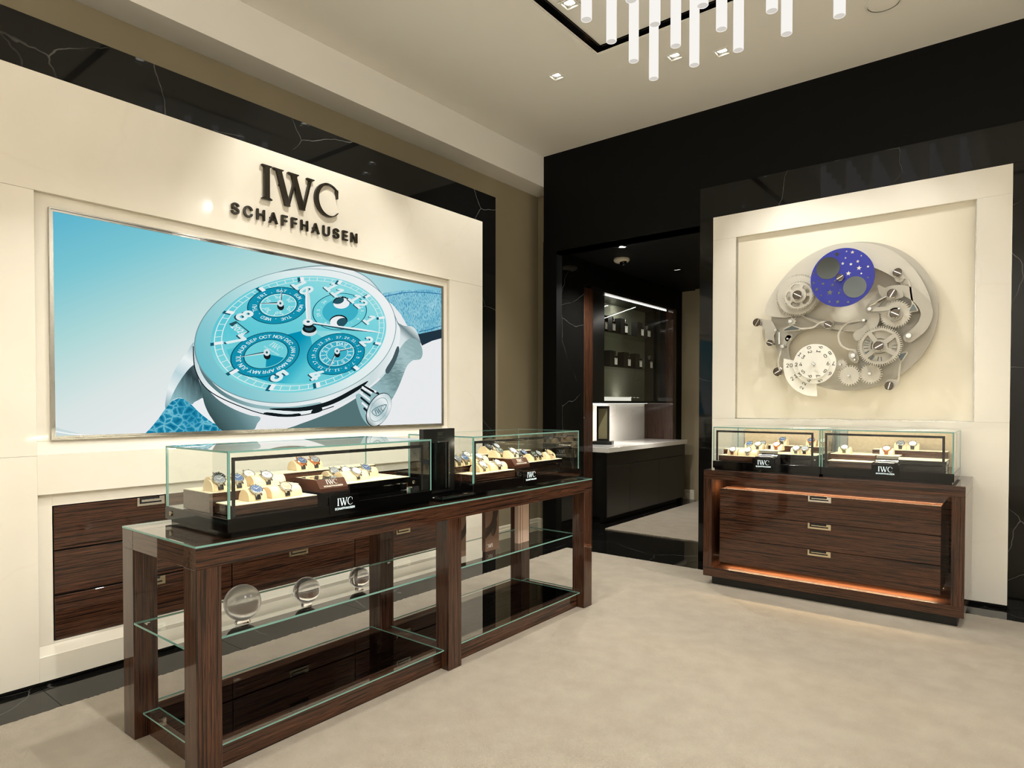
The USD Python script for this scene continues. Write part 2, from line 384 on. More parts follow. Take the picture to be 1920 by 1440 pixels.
def ledge(y0, y1, z0, z1, zt):
    p = Polygon([(-.06, z0), (0, z0), (0, z1 - .003), (-.003, z1), (-.030, zt), (-.06, zt)])
    return T(swap(ext(p, y1 - y0), [[1, 0, 0], [0, 0, 1], [0, 1, 0]]), XL, y0, 0)
obj("marble_ledge", ledge(R0, R1, 1.013, 1.230, 1.295), "onyx", s)
obj("marble_ledge", ledge(R0, R1, zb, .147, .195), "onyx", s)
slab_l("marble_slab", R0, 1.203, .195, 1.013, XIN, .03); slab_l("marble_slab", 4.232, R1, .195, 1.013, XIN, .03)
slab_l("marble_slab", 1.203, 4.232, .945, 1.013, XIN, .03); slab_l("marble_slab", 1.203, 4.232, .195, .208, XIN, .03)
def slab_b(y0, y1, z0, z1): obj("black_marble_slab", bx(-4.15, XL - .001, y0, y1, z0, z1, .001), "black_marble", s)
slab_b(.48, 4.92, 3.244, 3.523); slab_b(4.724, 4.92, FZ, 3.2435); slab_b(.48, .676, FZ, 3.2435)
obj("side_return", bx(-4.56, -4.15, 4.905, 4.92, FZ, 3.523), "black_marble", s)
obj("top_return", bx(-4.56, -4.15, .48, 4.92, 3.508, 3.523), "black_marble", s)

# back wall: black facade, portal, marble display panel
s = structure("wall_back")
obj("black_panel", bx(-4.283, RX, 6.0, 6.10, 3.165, CZ + .2), "black_paint", s)
obj("black_panel", bx(-4.283, -4.10, 5.99, 6.10, FZ, 3.164), "black_paint", s)
obj("lintel", bx(-4.10, -2.44, 6.0, 6.10, 3.165, 3.2), "black_paint", s)
BX0, BX1 = -2.445, .05
def slab_k(x0, x1, z0, z1, m="black_marble", y=5.990): obj("black_marble_slab" if "black" in m else "marble_slab", bx(x0, x1, y, 6.10, z0, z1, .001), m, s)
slab_k(BX0, 1.4, 3.253, 3.546); slab_k(BX0, -2.3155, FZ, 3.2525); slab_k(-.0795, 1.4, FZ, 3.2525)
slab_k(1.4, RX, FZ, 3.546)
obj("toe_recess", bx(-2.31, -.085, 6.03, 6.1, FZ, .02), "toe_black", s)
for x0, x1, z0, z1 in ((-2.315, -.08, 3.036, 3.252), (-2.315, -2.10, 1.3625, 3.0355), (-.2925, -.08, 1.3625, 3.0355), (-2.315, -.08, zb, 1.362)):
    obj("marble_slab", bx(x0, x1, YB, 6.09, z0, z1, .0012), "onyx_light", s)
obj("metal_bead", bx(-2.10, -.2925, YB + .012, 6.05, 1.362, 1.368), "steel", s)
obj("metal_bead", bx(-.2985, -.2925, YB + .004, 6.05, 1.362, 3.036), "steel", s); obj("metal_bead", bx(-2.10, -2.094, YB + .012, 6.05, 1.362, 3.036), "steel", s)
obj("inset_panel", bx(-2.10, -.2925, 6.028, 6.08, 1.362, 3.036), "off_white", s)
obj("plaster", bx(-2.40, -2.30, 6.11, 10.0, FZ, CZ), "beige_paint", s)

# unseen sides of the shop
obj("plaster", bx(RX, RX + .1, FY, 6.1, FZ - .05, CZ + .2), "light_plaster", structure("wall_right"))
obj("plaster", bx(-4.75, RX + .1, FY - .1, FY, FZ - .05, CZ + .2), "light_plaster", structure("wall_front"))
# ------------------------------------------------------------------ furniture
def handle_mesh(w=.16, h=.045, d=.012, flip=1):
    """A flush metal pull: a plate with a long slot that turns up at one end; x along the drawer, y up, z out."""
    p = sbox(-w / 2, -h / 2, w / 2, h / 2)
    p = p.difference(sbox(-w / 2 + .016, h / 2 - .014, w / 2 - .030, h / 2 + .01)).difference(sbox(-w / 2 + .024, -h / 2 + .013, w / 2 - .018, -h / 2 + .022)).difference(sbox(-w / 2 + .012, -h / 2 + .013, -w / 2 + .024, h / 2 + .01))
    m = ext(p, d)
    if flip < 0: m = swap(m, [[-1, 0, 0], [0, 1, 0], [0, 0, 1]])
    return m


# built-in drawers under the poster
t = thing("drawer_unit", "built-in ebony drawer bank with nine drawers set in the cream marble wall under the poster", "drawers")
obj("carcass", bx(-4.16, -4.135, 1.204, 4.231, .209, .944), "toe_black", t)
for c in range(3):
    for r in range(3):
        y0 = 1.206 + c * 1.0085; z0 = .211 + r * .2445
        d = obj("drawer", bx(-4.15, XIN + .003, y0 + .003, y0 + 1.0035, z0 + .003, z0 + .2395, .002), "ebony_y", t)
        hm = T(swap(handle_mesh(.155, .05, .010), TO_LEFT), XIN + .0005, y0 + .5, z0 + .2395 - .024)
        obj("handle", hm, "nickel" if r != 2 else "chrome", d)
        obj("handle_slot", bx(XIN + .0032, XIN + .0036, y0 + .44, y0 + .56, z0 + .2395 - .045, z0 + .238), "toe_black", d)

# long console table
TX0, TX1, TY0, TY1, TZ = -3.2, -2.512, 1.203, 4.142, .945
t = thing("console_table", "long glossy ebony console table with glass top and glass shelf standing on the carpet", "table")
LEGY = ((TY0, TY0 + .103), (2.611, 2.716), (TY1 - .108, TY1))
for y0, y1 in LEGY:
    obj("leg", bx(TX1 - .102, TX1, y0, y1, 0, .851, .002), "ebony_z", t)
    obj("leg", bx(TX0, TX0 + .110, y0, y1, 0, .851, .002), "ebony_z", t)
obj("apron", bx(TX1 - .102, TX1, TY0, TY1, .851, .937, .002), "ebony_y", t); obj("apron", bx(TX0, TX0 + .11, TY0, TY1, .851, .937, .002), "ebony_y", t)
obj("apron", bx(TX0 + .11, TX1 - .102, TY0, TY0 + .103, .851, .937, .002), "ebony_x", t); obj("apron", bx(TX0 + .11, TX1 - .102, TY1 - .103, TY1, .851, .937, .002), "ebony_x", t)
obj("top_panel", bx(TX0 + .09, TX1 - .09, TY0 + .09, TY1 - .09, .90, .934), "ebony_y", t)


def glass_sheet(parent, x0, x1, y0, y1, z0, z1, name="glass_sheet", body="glass"):
    g = obj(name, bx(x0 + .0006, x1 - .0006, y0 + .0006, y1 - .0006, z0, z1), body, parent)
    e = .0008
    obj("glass_edge", cat(bx(x0 - e, x0, y0, y1, z0, z1), bx(x1, x1 + e, y0, y1, z0, z1), bx(x0, x1, y0 - e, y0, z0, z1), bx(x0, x1, y1, y1 + e, z0, z1)), "glass_edge", g)
    return g


glass_sheet(t, TX0, TX1, TY0, TY1, .937, TZ, "glass_top", "glass")
glass_sheet(t, TX0 + .112, TX1 - .104, TY0 + .002, TY1 - .04, .518, .527, "glass_shelf")
for y0, y1 in LEGY:
    for x in (TX0 + .112, TX1 - .104 - .014):
        obj("shelf_clip", cat(cyl(.004, .506, .518, 10, x + .007, (y0 + y1) / 2), bx(x, x + .014, (y0 + y1) / 2 - .012, (y0 + y1) / 2 + .012, .514, .518)), "chrome", t)
for k, (ya, yb) in enumerate(((TY0 + .062, 2.611), (2.716, TY1 - .06))):
    lo, hi = (ya, yb + .052) if k == 0 else (ya - .052, yb)
    obj("plinth", cat(bx(TX0 + .118, TX1 - .110, lo, hi, 0, .105, .001), bx(TX0 + .04, TX1 - .062, max(ya, LEGY[0][1] + .002), min(yb - .001, LEGY[2][0] - .002), 0, .105, .001)), "ebony_y", t)
    glass_sheet(t, TX0 + .02, TX1 - .036, max(ya - .02, LEGY[0][1] + .002), min(yb - .001, LEGY[2][0] - .002), .1055, .112, "glass_plate")
    a, b = (TY0 + .035, LEGY[0][1] + .002) if k == 0 else (LEGY[2][0] - .002, TY1 - .04)
    glass_sheet(t, TX0 + .114, TX1 - .106, a, b, .1055, .112, "glass_plate")

# crystal balls on the shelf
for (px, py, r), lab in zip(((455, 1127, 34), (575, 1104, 25), (673.5, 1080, 19.5)), ("largest clear crystal ball on the glass shelf, nearest the viewer", "middle clear crystal ball of the three on the glass shelf", "smallest clear crystal ball on the glass shelf, beside the middle back leg")):
    P = at(px, py + r + 6, 2, .527); z = (P - EYE) @ FWD; rad = r * z / FPX * .97
    t = thing("crystal_ball", lab, "crystal ball", None, (P[0], P[1], .527))
    obj("ball", T(trimesh.creation.icosphere(4, rad), 0, 0, rad + .012), "crystal_frost" if r > 30 else "crystal", t, True)
    obj("foot", lathe([(0, 0.0005), (rad * .42, 0.0005), (rad * .40, .008), (rad * .36, .0145), (0, .0118)], 32), "crystal", t, 30)

# acrylic cards standing on the right end of the shelf
def print_block(name, y0, y1, x, th, h, lab, cat_, front):
    t = thing(name, lab, cat_, None, (x, y0, .527))
    w = y1 - y0
    obj("board", bx(-th, 0, 0, w, 0, h, .001), front, t); return t, w
for nm, y0, y1, x, lab in (("picture_card", 3.215, 3.355, -2.760, "sepia card printed with a watch crown, standing on the glass shelf of the console table"), ("picture_card", 2.985, 3.06, -2.79, "sepia picture card half hidden behind the middle front leg of the console table")):
    t, w = print_block(nm, y0, y1, x, .03, .315, lab, "card", "sepia")
    arcs = []
    for k in range(4):
        c = Point(-.01 - .03 * k, .24 + .02 * k); arcs.append(c.buffer(.10 + .045 * k, 40).difference(c.buffer(.085 + .045 * k, 40)))
    arcs = unary_union(arcs).intersection(sbox(.0, .09, w, .31))
    kn = affinity.rotate(affinity.scale(Point(w * .62, .155).buffer(1, 32), .028, .062), -12)
    teeth = unary_union([affinity.rotate(sbox(w * .62 - .034, .1 + .011 * k, w * .62 - .004, .104 + .011 * k), 20) for k in range(10)])
    obj("printed_rings", T(swap(ext(arcs, .0005), TO_LEFT), .0003), "sepia_dark", t)
    if "crown" in lab:
        obj("printed_crown", T(swap(ext(kn.difference(teeth).intersection(sbox(0, .05, w, .3)), .0005), TO_LEFT), .0009), "sepia_dark", t)
        m = swap(logo(.024, .0006), [[-1, 0, 0], [0, 1, 0], [0, 0, 1]])
        obj("mirrored_lettering", T(swap(m, TO_LEFT), .0015, w * .30, .035), "white_card", t)
t, w = print_block("display_block", 3.55, 3.672, -2.745, .035, .32, "pale rose block standing on the glass shelf before the far back leg", "display block", "rose_card")
obj("groove", cat(bx(.0001, .0008, .016, .022, .002, .318), bx(.0001, .0008, .045, .048, .002, .318)), "sepia", t)

# chest of drawers at the back wall
CX0, CX1, CY0, CY1 = -2.090, -.296, 5.225, 5.985
t = thing("chest_of_drawers", "glossy ebony chest with three wide drawers in a glowing recess, below the watch movement", "chest")
obj("plinth", bx(CX0 + .06, CX1 - .042, CY0 + .045, CY1 - .02, 0, .068), "toe_black", t)
fr = .073
obj("frame_rail", bx(CX0, CX1, CY0, CY1, .951 - fr, .951, .002), "ebony_x", t)
obj("frame_rail", bx(CX0, CX1, CY0, CY1, .069, .069 + fr, .002), "ebony_x", t)
for a, b in ((CX0, CX0 + fr), (CX1 - fr, CX1)): obj("frame_stile", bx(a, b, CY0 + .0005, CY1, .069 + fr, .951 - fr), "ebony_z", t)
obj("back_panel", bx(CX0 + fr, CX1 - fr, 5.62, 5.66, .13, .89), "ebony_x", t)
obj("drawer_case", bx(-1.954 + .004, -.429 - .004, CY0 + .03, 5.63, .20, .804), "ebony_x", t)
for k in range(3):
    z0, z1 = .198 + k * .203, .198 + k * .203 + .2005
    if k == 2: z1 = .806
    d = obj("drawer", bx(-1.954, -.429, CY0 + .008, CY0 + .045, z0, z1, .0025), "ebony_x", t)
    obj("handle", T(swap(handle_mesh(.16, .042, .008), TO_BACK), -1.193, CY0 + .009, z1 - .0225), "chrome" if k == 2 else "nickel", d)
    obj("handle_slot", bx(-1.257, -1.13, CY0 + .0065, CY0 + .0075, z1 - .04, z1 - .001), "toe_black", d)
obj("led_channel", bx(CX0 + .10, CX1 - .10, CY0 + .11, CY0 + .125, .8735, .8775), "led_warm", t)
obj("led_channel", bx(-1.93, -.45, CY0 + .092, CY0 + .108, .1965, .1995), "led_warm", t)
strip(str(t.GetPath()) + "/led_top", (-1.19, CY0 + .118, .870), (-1.19, CY0 + .09, .5), 1.55, .012, 6.0, WARMER, 50)
strip(str(t.GetPath()) + "/led_bottom", (-1.19, CY0 + .10, .194), (-1.19, CY0 + .10, .10), 1.45, .012, 5.0, WARMER, 60)

# ------------------------------------------------------------------ glass showcases
def showcase(label, L, D, loc, rot, signu, locks, backboard, suffix):
    """Black lacquer base, glass box, printed gasket on the front pane, lit sign. u to the right, v to the back."""
    t = thing("glass_showcase", label, "showcase", None, loc, rot)
    obj("base_slab", bx(0, L, 0, D, .016, .074, .0015), "black_gloss", t)
    obj("plinth", bx(.02 if locks else .012, L - .012, .012, D - .02, 0, .016), "black_gloss", t)
    g, H = .008, .357
    for a in ((.004, L - .004, .004, .012), (.004, L - .004, D - .012, D - .004), (.004, .012, .012, D - .012), (L - .012, L - .004, .012, D - .012)):
        p = obj("glass_pane", bx(*a, .074, H - .008), "glass", t)
    for x in (.0035, L - .0115):
        for y in (.0035, D - .0115):
            obj("glass_edge", cat(bx(x - .0004, x + .0084, y - .0006, y + .0002, .074, H), bx(x - .0006 if x < .1 else x + .0078, x + .0002 if x < .1 else x + .0086, y, y + .008, .074, H)), "glass_edge", t)
    glass_sheet(t, .0035, L - .0035, .0035, D - .0035, H - .008, H, "glass_lid")
    w = .0155
    ring = sbox(.024, .078, L - .055, H - .028).difference(sbox(.024 + w, .0, L - .055 - w, H - .028 - w))
    obj("gasket", T(swap(ext(ring, .0015), TO_BACK), 0, .0155, 0), "toe_black", t)
    if locks:
        lk = swap(T(lathe([(0, .004), (.006, .004), (.0065, 0), (0.0118, 0), (.0115, .005), (.009, .006), (.006, .0055), (0, .0045)], 24), 0, 0, 0), [[0, 0, -1], [1, 0, 0], [0, 1, 0]])
        obj("lock", T(lk, 0, D - .06, .046), "nickel", t)
    if backboard:
        obj("backboard", bx(.075, L - .03, D - .03, D - .018, .076, H - .02), "cream_leather" if False else "beige_fabric", t)
        obj("backboard_post", bx(.068, .075, D - .03, D - .018, .076, H - .012), "chrome", t); obj("backboard_post", bx(L - .03, L - .023, D - .03, D - .018, .076, H - .012), "chrome", t)
    # lit sign block in the middle of the front
    s = obj("sign_block", bx(signu - .086, signu + .086, -.004, .03, .030, .112, .001), "black_gloss", t)
    obj("lit_lettering", T(swap(logo(.036, .001), TO_BACK), signu, -.0046, .082), "sign_glow", s)
    obj("lit_lettering", T(swap(text("SCHAFFHAUSEN", .0105, .001, True, spacing=.12), TO_BACK), signu, -.0046, .050), "sign_glow", s)
    obj("led_bar", bx(.04, L - .07, .0175, .026, H - .040, H - .030), "black_satin", t)
    strip(str(t.GetPath()) + "/case_light", (L / 2 - .01, .030, H - .036), (L / 2, D * .62, .09), L * .8, .006, .72, (1, .88, .68))
    return t


def platform(name, label, loc, rot, u0, u1, v0, v1, z0, z1, pads=0, lip="ebony_y", group=None, cat_="display riser"):
    """A low display riser: lacquered block with a leather pad let into its top (pads = number of loose pad squares)."""
    t = thing(name, label, cat_, group, loc, rot)
    obj("block", bx(u0, u1, v0, v1, z0, z1 - .004, .001), lip, t)
    n = max(1, pads); w = (u1 - u0 - .004) / n
    for k in range(n): obj("pad", bx(u0 + .002 + w * k + .0008, u0 + .002 + w * (k + 1) - .0008, v0 + .002, v1 - .002, z1 - .004, z1, .0008), "cream_pad", t)
    return t


def plaque(label, loc, rot, u0, u1, v0, v1, z0, z1, chrome=False, group=None):
    """The brown name block: sloped front with silver lettering, mirror top, a small arch cut in its side."""
    t = thing("name_block", label, "display riser", group, loc, rot)
    zf = z0 + .016 if not chrome else z0 + .004
    prof = Polygon([(v0, z0), (v0, zf), (v0 + .032, z1 - .003), (v1, z1 - .003), (v1, z0)])
    arch = Polygon([(v0 + .012, z0 - .001), (v0 + .012, z0 + .018)] + [(v0 + .034 - .022 * math.cos(a), z0 + .018 + .012 * math.sin(a)) for a in np.linspace(0, math.pi, 9)] + [(v0 + .056, z0 - .001)])
    m = swap(ext(prof, u1 - u0), [[0, 0, 1], [1, 0, 0], [0, 1, 0]])
    obj("body", T(m, u0), "mirror" if chrome else "brown_lacquer", t)
    obj("top_plate", bx(u0 + .001, u1 - .001, v0 + .033, v1 - .002, z1 - .003, z1, .0005), "mirror" if not chrome else "cream_pad", t)
    if not chrome:
        a = math.degrees(math.atan2(z1 - .003 - zf, .032))
        for m, dy in ((logo(.026, .0006), .0095), (text("SCHAFFHAUSEN", .0088, .0006, True, spacing=.25), -.0145)):
            m = R(T(m, 0, dy), a, (1, 0, 0)); obj("silver_lettering", T(m, (u0 + u1) / 2, v0 + .016 - .0003, (zf + z1 - .003) / 2 + .0004), "silver_ink", t)
        obj("oval_inlay", T(swap(ext(affinity.scale(Point(0, 0).buffer(1, 32), .045, .022).difference(affinity.scale(Point(0, 0).buffer(1, 32), .041, .019)), .0006), [[1, 0, 0], [0, 1, 0], [0, 0, 1]]), (u0 + u1) / 2 - .01, (v0 + v1) / 2 + .02, z1), "brown_lacquer", t)
    return t


TAB = dict(rot=90)
CASES = []
# (name words, length, depth, origin, rotation, wood for the lips, where)
def fill_case(where, L, loc, rot, lip, m, scale=1.0):
    """The stepped risers inside a showcase; m = +1. z are heights above the case's foot."""
    k = L / 1.18
    U = lambda u: u * k
    platform("display_riser", f"low front riser with cream pad, left side of {where}", loc, rot, U(.045), U(.47), .05, .196, .076, .122, 3, lip)
    platform("display_riser", f"second step with cream pad behind the low riser in {where}", loc, rot, U(.01) + .012, U(.47), .20, .44, .076, .165, 4, lip)
    platform("display_riser", f"raised right-hand riser with cream pad in {where}", loc, rot, U(.675), U(1.105), .10, .36, .118, .150, 4, "black_gloss" if True else lip)
    t = thing("riser_stand", f"black block under the raised right-hand riser in {where}", "display riser", None, loc, rot)
    obj("block", bx(U(.675), U(1.105) - .004, .12, .34, .076, .109, .001), "black_gloss", t); obj("foot", cat(*[bx(U(u), U(u) + .012, v, v + .012, .109, .118) for u in (.69, 1.07) for v in (.13, .32)]), "chrome", t)
    platform("display_riser", f"highest rear riser with cream pads in {where}", loc, rot, U(.40), U(1.09), .375, .49, .150, .201, 7, lip)
    t = thing("riser_stand", f"black block under the highest rear riser in {where}", "display riser", None, loc, rot)
    obj("block", bx(U(.48), U(1.085), .385, .48, .076, .1495), "brown_lacquer", t)


showcase("near glass showcase on the console table, left of the black framed mirror", 1.18, .575, (-2.58, 1.371, TZ), 90, .585, True, False, "")
showcase("far glass showcase on the console table, right of the black framed mirror", 1.18, .575, (-2.583, 2.898, TZ), 90, .575, True, False, "")
CH = .951
showcase("left glass showcase with beige backboard on the chest of drawers", .834, .60, (-2.033, 5.278, CH), 0, .413, False, True, "")
showcase("right glass showcase with beige backboard on the chest of drawers", .834, .60, (-1.197, 5.278, CH), 0, .425, False, True, "")
for where, L, loc, rot, lip in (("the near table showcase", 1.18, (-2.58, 1.371, TZ), 90, "ebony_y"), ("the far table showcase", 1.18, (-2.583, 2.898, TZ), 90, "ebony_y"),
                                ("the left chest showcase", .834, (-2.033, 5.278, CH), 0, "ebony_x"), ("the right chest showcase", .834, (-1.197, 5.278, CH), 0, "ebony_x")):
    fill_case(where, L, loc, rot, lip, 1); k = L / 1.18
    if rot == 90: plaque(f"brown name block with silver lettering in {where}", loc, rot, .500, .665, .075, .28, .126, .186)
    else: plaque(f"mirror-fronted block with cream top in {where}", loc, rot, .50 * k, .70 * k, .075, .28, .126, .172, True)
    t = thing("riser_stand", f"black front block behind the lit sign in {where}", "display riser", None, loc, rot)
    obj("block", bx(.495 * k, .672 * k, .045, .28, .076, .1255, .001), "black_gloss", t)

# framed mirror between the two table showcases
t = thing("counter_mirror", "black framed table mirror with small lettering between the two table showcases", "mirror", None, (-2.752, 2.633, TZ), 90)
W_, H_ = .262, .405
obj("base", cat(bx(-.03, W_ - .002, -.075, .06, 0, .012, .003), bx(-.005, W_ - .004, -.028, .02, .012, .028, .002)), "black_gloss", t)
ring = sbox(0, .026, W_, H_).difference(sbox(.042, .040, W_ - .042, H_ - .075))
obj("frame", T(swap(ext(ring, .034), TO_BACK), 0, .017, 0), "black_satin", t)
obj("mirror_glass", bx(.046, W_ - .046, -.004, .0, .044, H_ - .079), "mirror_dark", t)
rim = sbox(.042, .040, W_ - .042, H_ - .075).difference(sbox(.048, .046, W_ - .048, H_ - .081))
obj("chrome_rim", T(swap(ext(rim, .006), TO_BACK), 0, -.012, 0), "chrome", t)
obj("lettering", T(swap(logo(.020, .0006), TO_BACK), W_ / 2 + .01, -.0176, H_ - .030), "steel", t)
obj("lettering", T(swap(text("SCHAFFHAUSEN", .005, .0006, spacing=.2), TO_BACK), W_ / 2 + .01, -.0176, H_ - .052), "steel", t)
t = thing("jewellery_tray", "low black tray with chrome edge lying before the table mirror", "tray", None, (-2.752, 2.62, TZ), 90)
obj("tray_floor", bx(.02, .30, -.165, -.085, 0, .010, .002), "black_gloss", t)
obj("tray_rim", T(ext(sbox(.02, -.165, .30, -.085).difference(sbox(.026, -.159, .294, -.091)), .012), 0, 0, .0102), "chrome", t)
# ------------------------------------------------------------------ back room: dark bar niche
s = structure("ceiling_001") if False else structure("trim_3")
obj("niche_ceiling", bx(-4.36, -2.3, 6.10, 10.0, 3.28, 3.36), "black_paint", s)
s = structure("wall_niche")
obj("black_marble_slab", bx(-4.36, -4.272, 6.10, 6.838, FZ, 3.28), "black_marble", s)
obj("black_panel", bx(-4.95, -4.30, 6.84, 9.80, 2.985, 3.28), "black_paint", s)
obj("black_panel", bx(-4.95, -4.29, 9.555, 9.80, FZ, 3.28), "black_paint", s)
obj("plaster", bx(-4.336, -2.3, 9.80, 9.9, FZ, 3.28), "beige_paint", s)
obj("plaster_pier", bx(-4.03, -2.3, 9.70, 9.80, FZ, 3.28), "beige_paint", s)
bb = swap(ext(prof, 1.9), [[0, 0, 1], [-1, 0, 0], [0, 1, 0]]); obj("moulding", T(bb, -4.25, 9.80, FZ), "trim_paint", structure("baseboard_niche"))
# bar cabinet
t = thing("bar_cabinet", "tall ebony bar surround with a lit glass-fronted cupboard in the dark back room", "cabinet")
obj("jamb", bx(-4.95, -4.27, 6.845, 7.055, FZ, 2.94, .002), "ebony_z", t)
obj("jamb", bx(-4.95, -4.27, 9.435, 9.55, FZ, 2.965, .002), "ebony_z", t)
obj("header", bx(-4.95, -4.30, 7.055, 9.435, 2.95, 2.985), "black_satin", t)
obj("backsplash", bx(-4.80, -4.75, 7.06, 9.43, .94, 1.50), "white_quartz", t)
obj("back_panel", bx(-4.80, -4.75, 7.06, 9.43, 1.54, 2.95), "niche_stone", t)
obj("side_panel", bx(-4.75, -4.40, 9.428, 9.4345, 1.545, 2.95), "black_gloss", t)
obj("cupboard_floor", bx(-4.80, -4.38, 7.06, 9.43, 1.508, 1.54, .001), "black_satin", t)
obj("door_stile", bx(-4.40, -4.375, 7.06, 7.515, 1.54, 2.95), "black_satin", t)
obj("door_rail", bx(-4.40, -4.375, 7.515, 9.43, 2.935, 2.95), "black_satin", t)
obj("glass_door", bx(-4.386, -4.380, 7.515, 9.40, 1.542, 2.934), "glass", t)
obj("glass_shelf", bx(-4.75, -4.42, 7.06, 9.425, 2.470, 2.482), "smoked" , t)
obj("glass_shelf", bx(-4.75, -4.42, 7.06, 9.425, 2.004, 2.016), "smoked", t)
obj("led_strip", bx(-4.372, -4.366, 7.52, 9.39, 2.936, 2.948), "led_white", t)
obj("led_strip", bx(-4.74, -4.725, 7.06, 8.35, 2.745, 2.757), "led_white", t)
obj("light_panel", bx(-4.742, -4.735, 8.15, 8.95, 1.541, 1.60), "soft_panel", t)
strip(str(t.GetPath()) + "/cupboard_light", (-4.45, 8.4, 2.90), (-4.75, 8.4, 1.6), 1.7, .02, 2.4, NEUTRAL)
strip(str(t.GetPath()) + "/floor_light", (-4.70, 8.5, 1.56), (-4.75, 8.5, 2.2), .9, .02, .6, NEUTRAL)
strip(str(t.GetPath()) + "/splash_light", (-4.66, 8.1, 1.50), (-4.74, 8.1, 1.1), 2.0, .02, 6.0, NEUTRAL)
obj("under_led", bx(-4.70, -4.69, 7.10, 9.40, 1.5005, 1.5075), "led_white", t)
t = thing("bar_counter", "black bar base with thick white stone counter top in the back room", "counter")
obj("body", bx(-4.60, -4.10, 7.09, 9.44, .072, .885), "toe_black", t)
for k, (a, b) in enumerate(((7.088, 7.683), (7.687, 8.563), (8.567, 9.452))): obj("door", bx(-4.10, -4.08, a, b, .072, .712, .001), "black_satin", t)
obj("drawer", bx(-4.10, -4.08, 7.088, 9.452, .717, .882, .001), "black_satin", t)
obj("end_panel", bx(-4.26, -4.082, 7.082, 7.0875, .072, .882), "black_satin", t)
obj("toe_kick", bx(-4.60, -4.20, 7.12, 9.43, FZ, .072), "toe_black", t)
obj("counter_top", bx(-4.262, -4.05, 7.062, 9.48, .887, .948, .002), "white_quartz", t); obj("counter_top", bx(-4.748, -4.262, 7.062, 9.426, .887, .948), "white_quartz", t)
# small framed mirror on the counter
P = at(1131, 833, 2, .949)
t = thing("table_mirror", "small black framed mirror on a dark foot on the white bar counter", "mirror", None, (P[0], P[1], .949), 20)
obj("foot", bx(-.13, .13, -.09, .09, 0, .045, .003), "black_satin", t)
ring = sbox(-.085, .046, .085, .52).difference(sbox(-.060, .075, .060, .485)); obj("frame", T(swap(ext(ring, .03), TO_BACK), 0, .0), "black_satin", t)
obj("mirror_glass", bx(-.062, .062, -.02, -.015, .073, .487), "olive_glass", t)
# boxed scent bottles on the two shelves
def bottle(px, shelf, boxed, where, wide=False):
    """px: where its label's middle was measured; the things stand in two rows 0.33 m deep."""
    P = at(px, 700, 0, -4.46); y, z = P[1], shelf + .0005; w = .10 if wide else .082
    t = thing("scent_bottle", f"black bottle with white label, {where}", "bottle", "bottles in the bar cupboard", (-4.47, y, z))
    b = affinity.translate(sbox(-.03, -w / 2, .03, w / 2).buffer(.006), 0, 0)
    obj("bottle_body", ext(b, .150 if not wide else .125), "black_gloss", t)
    obj("cap", T(cat(cyl(.016, 0, .012, 20), cyl(.030, .012, .062, 24)), 0, 0, .150 if not wide else .125), "smoked_cap", t)
    obj("label_front", bx(.0362, .0368, -w / 2 + .002, w / 2 - .002, .025, .118 if not wide else .115), "white_card", t)
    obj("label_print", bx(.0369, .0372, -w / 4, w / 5, .104, .112), "ink", t)
    if boxed:
        t = thing("scent_box", f"black carton behind the bottle {where}", "box", "cartons in the bar cupboard", (-4.47, y - .115, z))
        obj("carton", bx(-.055, .045, -.065, .050, 0, .212, .001), "black_satin", t)
        obj("lid_seam", bx(-.0555, .0455, -.0655, .0505, .168, .170), "toe_black", t)
NUM = ["at the left end", "second from the left", "in the middle", "second from the right", "alone at the right end"]
for px, bxd, w in zip((1134, 1148, 1171, 1201.5, 1213.7), (0, 1, 1, 1, 0), NUM): bottle(px, 2.482, bxd, "upper bar shelf, " + w, wide="alone" in w)
for px, bxd, w in zip((1152, 1177, 1198.5, 1218.5), (1, 1, 1, 0), ["at the left end", "second from the left", "second from the right", "alone at the right end"]): bottle(px, 2.016, bxd, "lower bar shelf, " + w)
# dome camera and small spots in the niche ceiling
P = at(1165.5, 485, 2, 3.28)
t = thing("dome_camera", "cream dome security camera on the black ceiling of the back room", "camera", None, (P[0], P[1], 3.28))
obj("housing", lathe([(0, 0), (.095, 0), (.098, -.022), (.085, -.040), (.060, -.052), (0, -.055)], 36), "off_white", t, 40)
obj("dome", T(trimesh.creation.icosphere(3, .045), .03, -.015, -.045), "black_gloss", t, True)
for (px, py), w in zip(((1167, 462.5), (1270, 505.5), (1211, 551)), ("nearest the doorway", "to the right of the dome camera", "deepest in the room, above the bar cupboard")):
    P = at(px, py, 2, 3.28)
    t = thing("niche_spotlight", f"tiny spotlight in the black back room ceiling, {w}", "ceiling light", None, (P[0], P[1], 3.28))
    obj("bezel", T(ext(sbox(-.06, -.03, .06, .03).difference(sbox(-.042, -.012, .042, .012)), .006), 0, 0, -.006), "black_satin", t)
    obj("lamp_lens", bx(-.042, .042, -.012, .012, -.003, 0), "led_white", t)
for k, (x, y) in enumerate(((-3.3, 7.0), (-3.3, 9.2))): spot(f"/World/niche_spotlight{'_001' if k else ''}/lamp_light" if False else str(stage.GetPrimAtPath("/World/niche_spotlight").GetPath()) + f"/lamp_light_{k}", (0, 0, -.01), (0, 0, -2), 24.0 * SPOT, 62) if k == 0 else None
# ------------------------------------------------------------------ the giant calendar movement on the back wall
mv = thing("watch_movement", "large wall sculpture of a calendar watch movement with a blue moon disc", "wall sculpture")
YP = 6.028                                            # the panel it hangs on


def M(x, y, d):
    """Sculpture drawing units -> (x, z) on the plane d metres before the panel."""
    P = at(1400 + x / 4.234, 440 + y / 4.234, 1, YP - d); return np.array([P[0], P[2]])


def unit(x, y, d): return np.linalg.norm(M(x + 20, y, d) - M(x - 20, y, d)) / 40


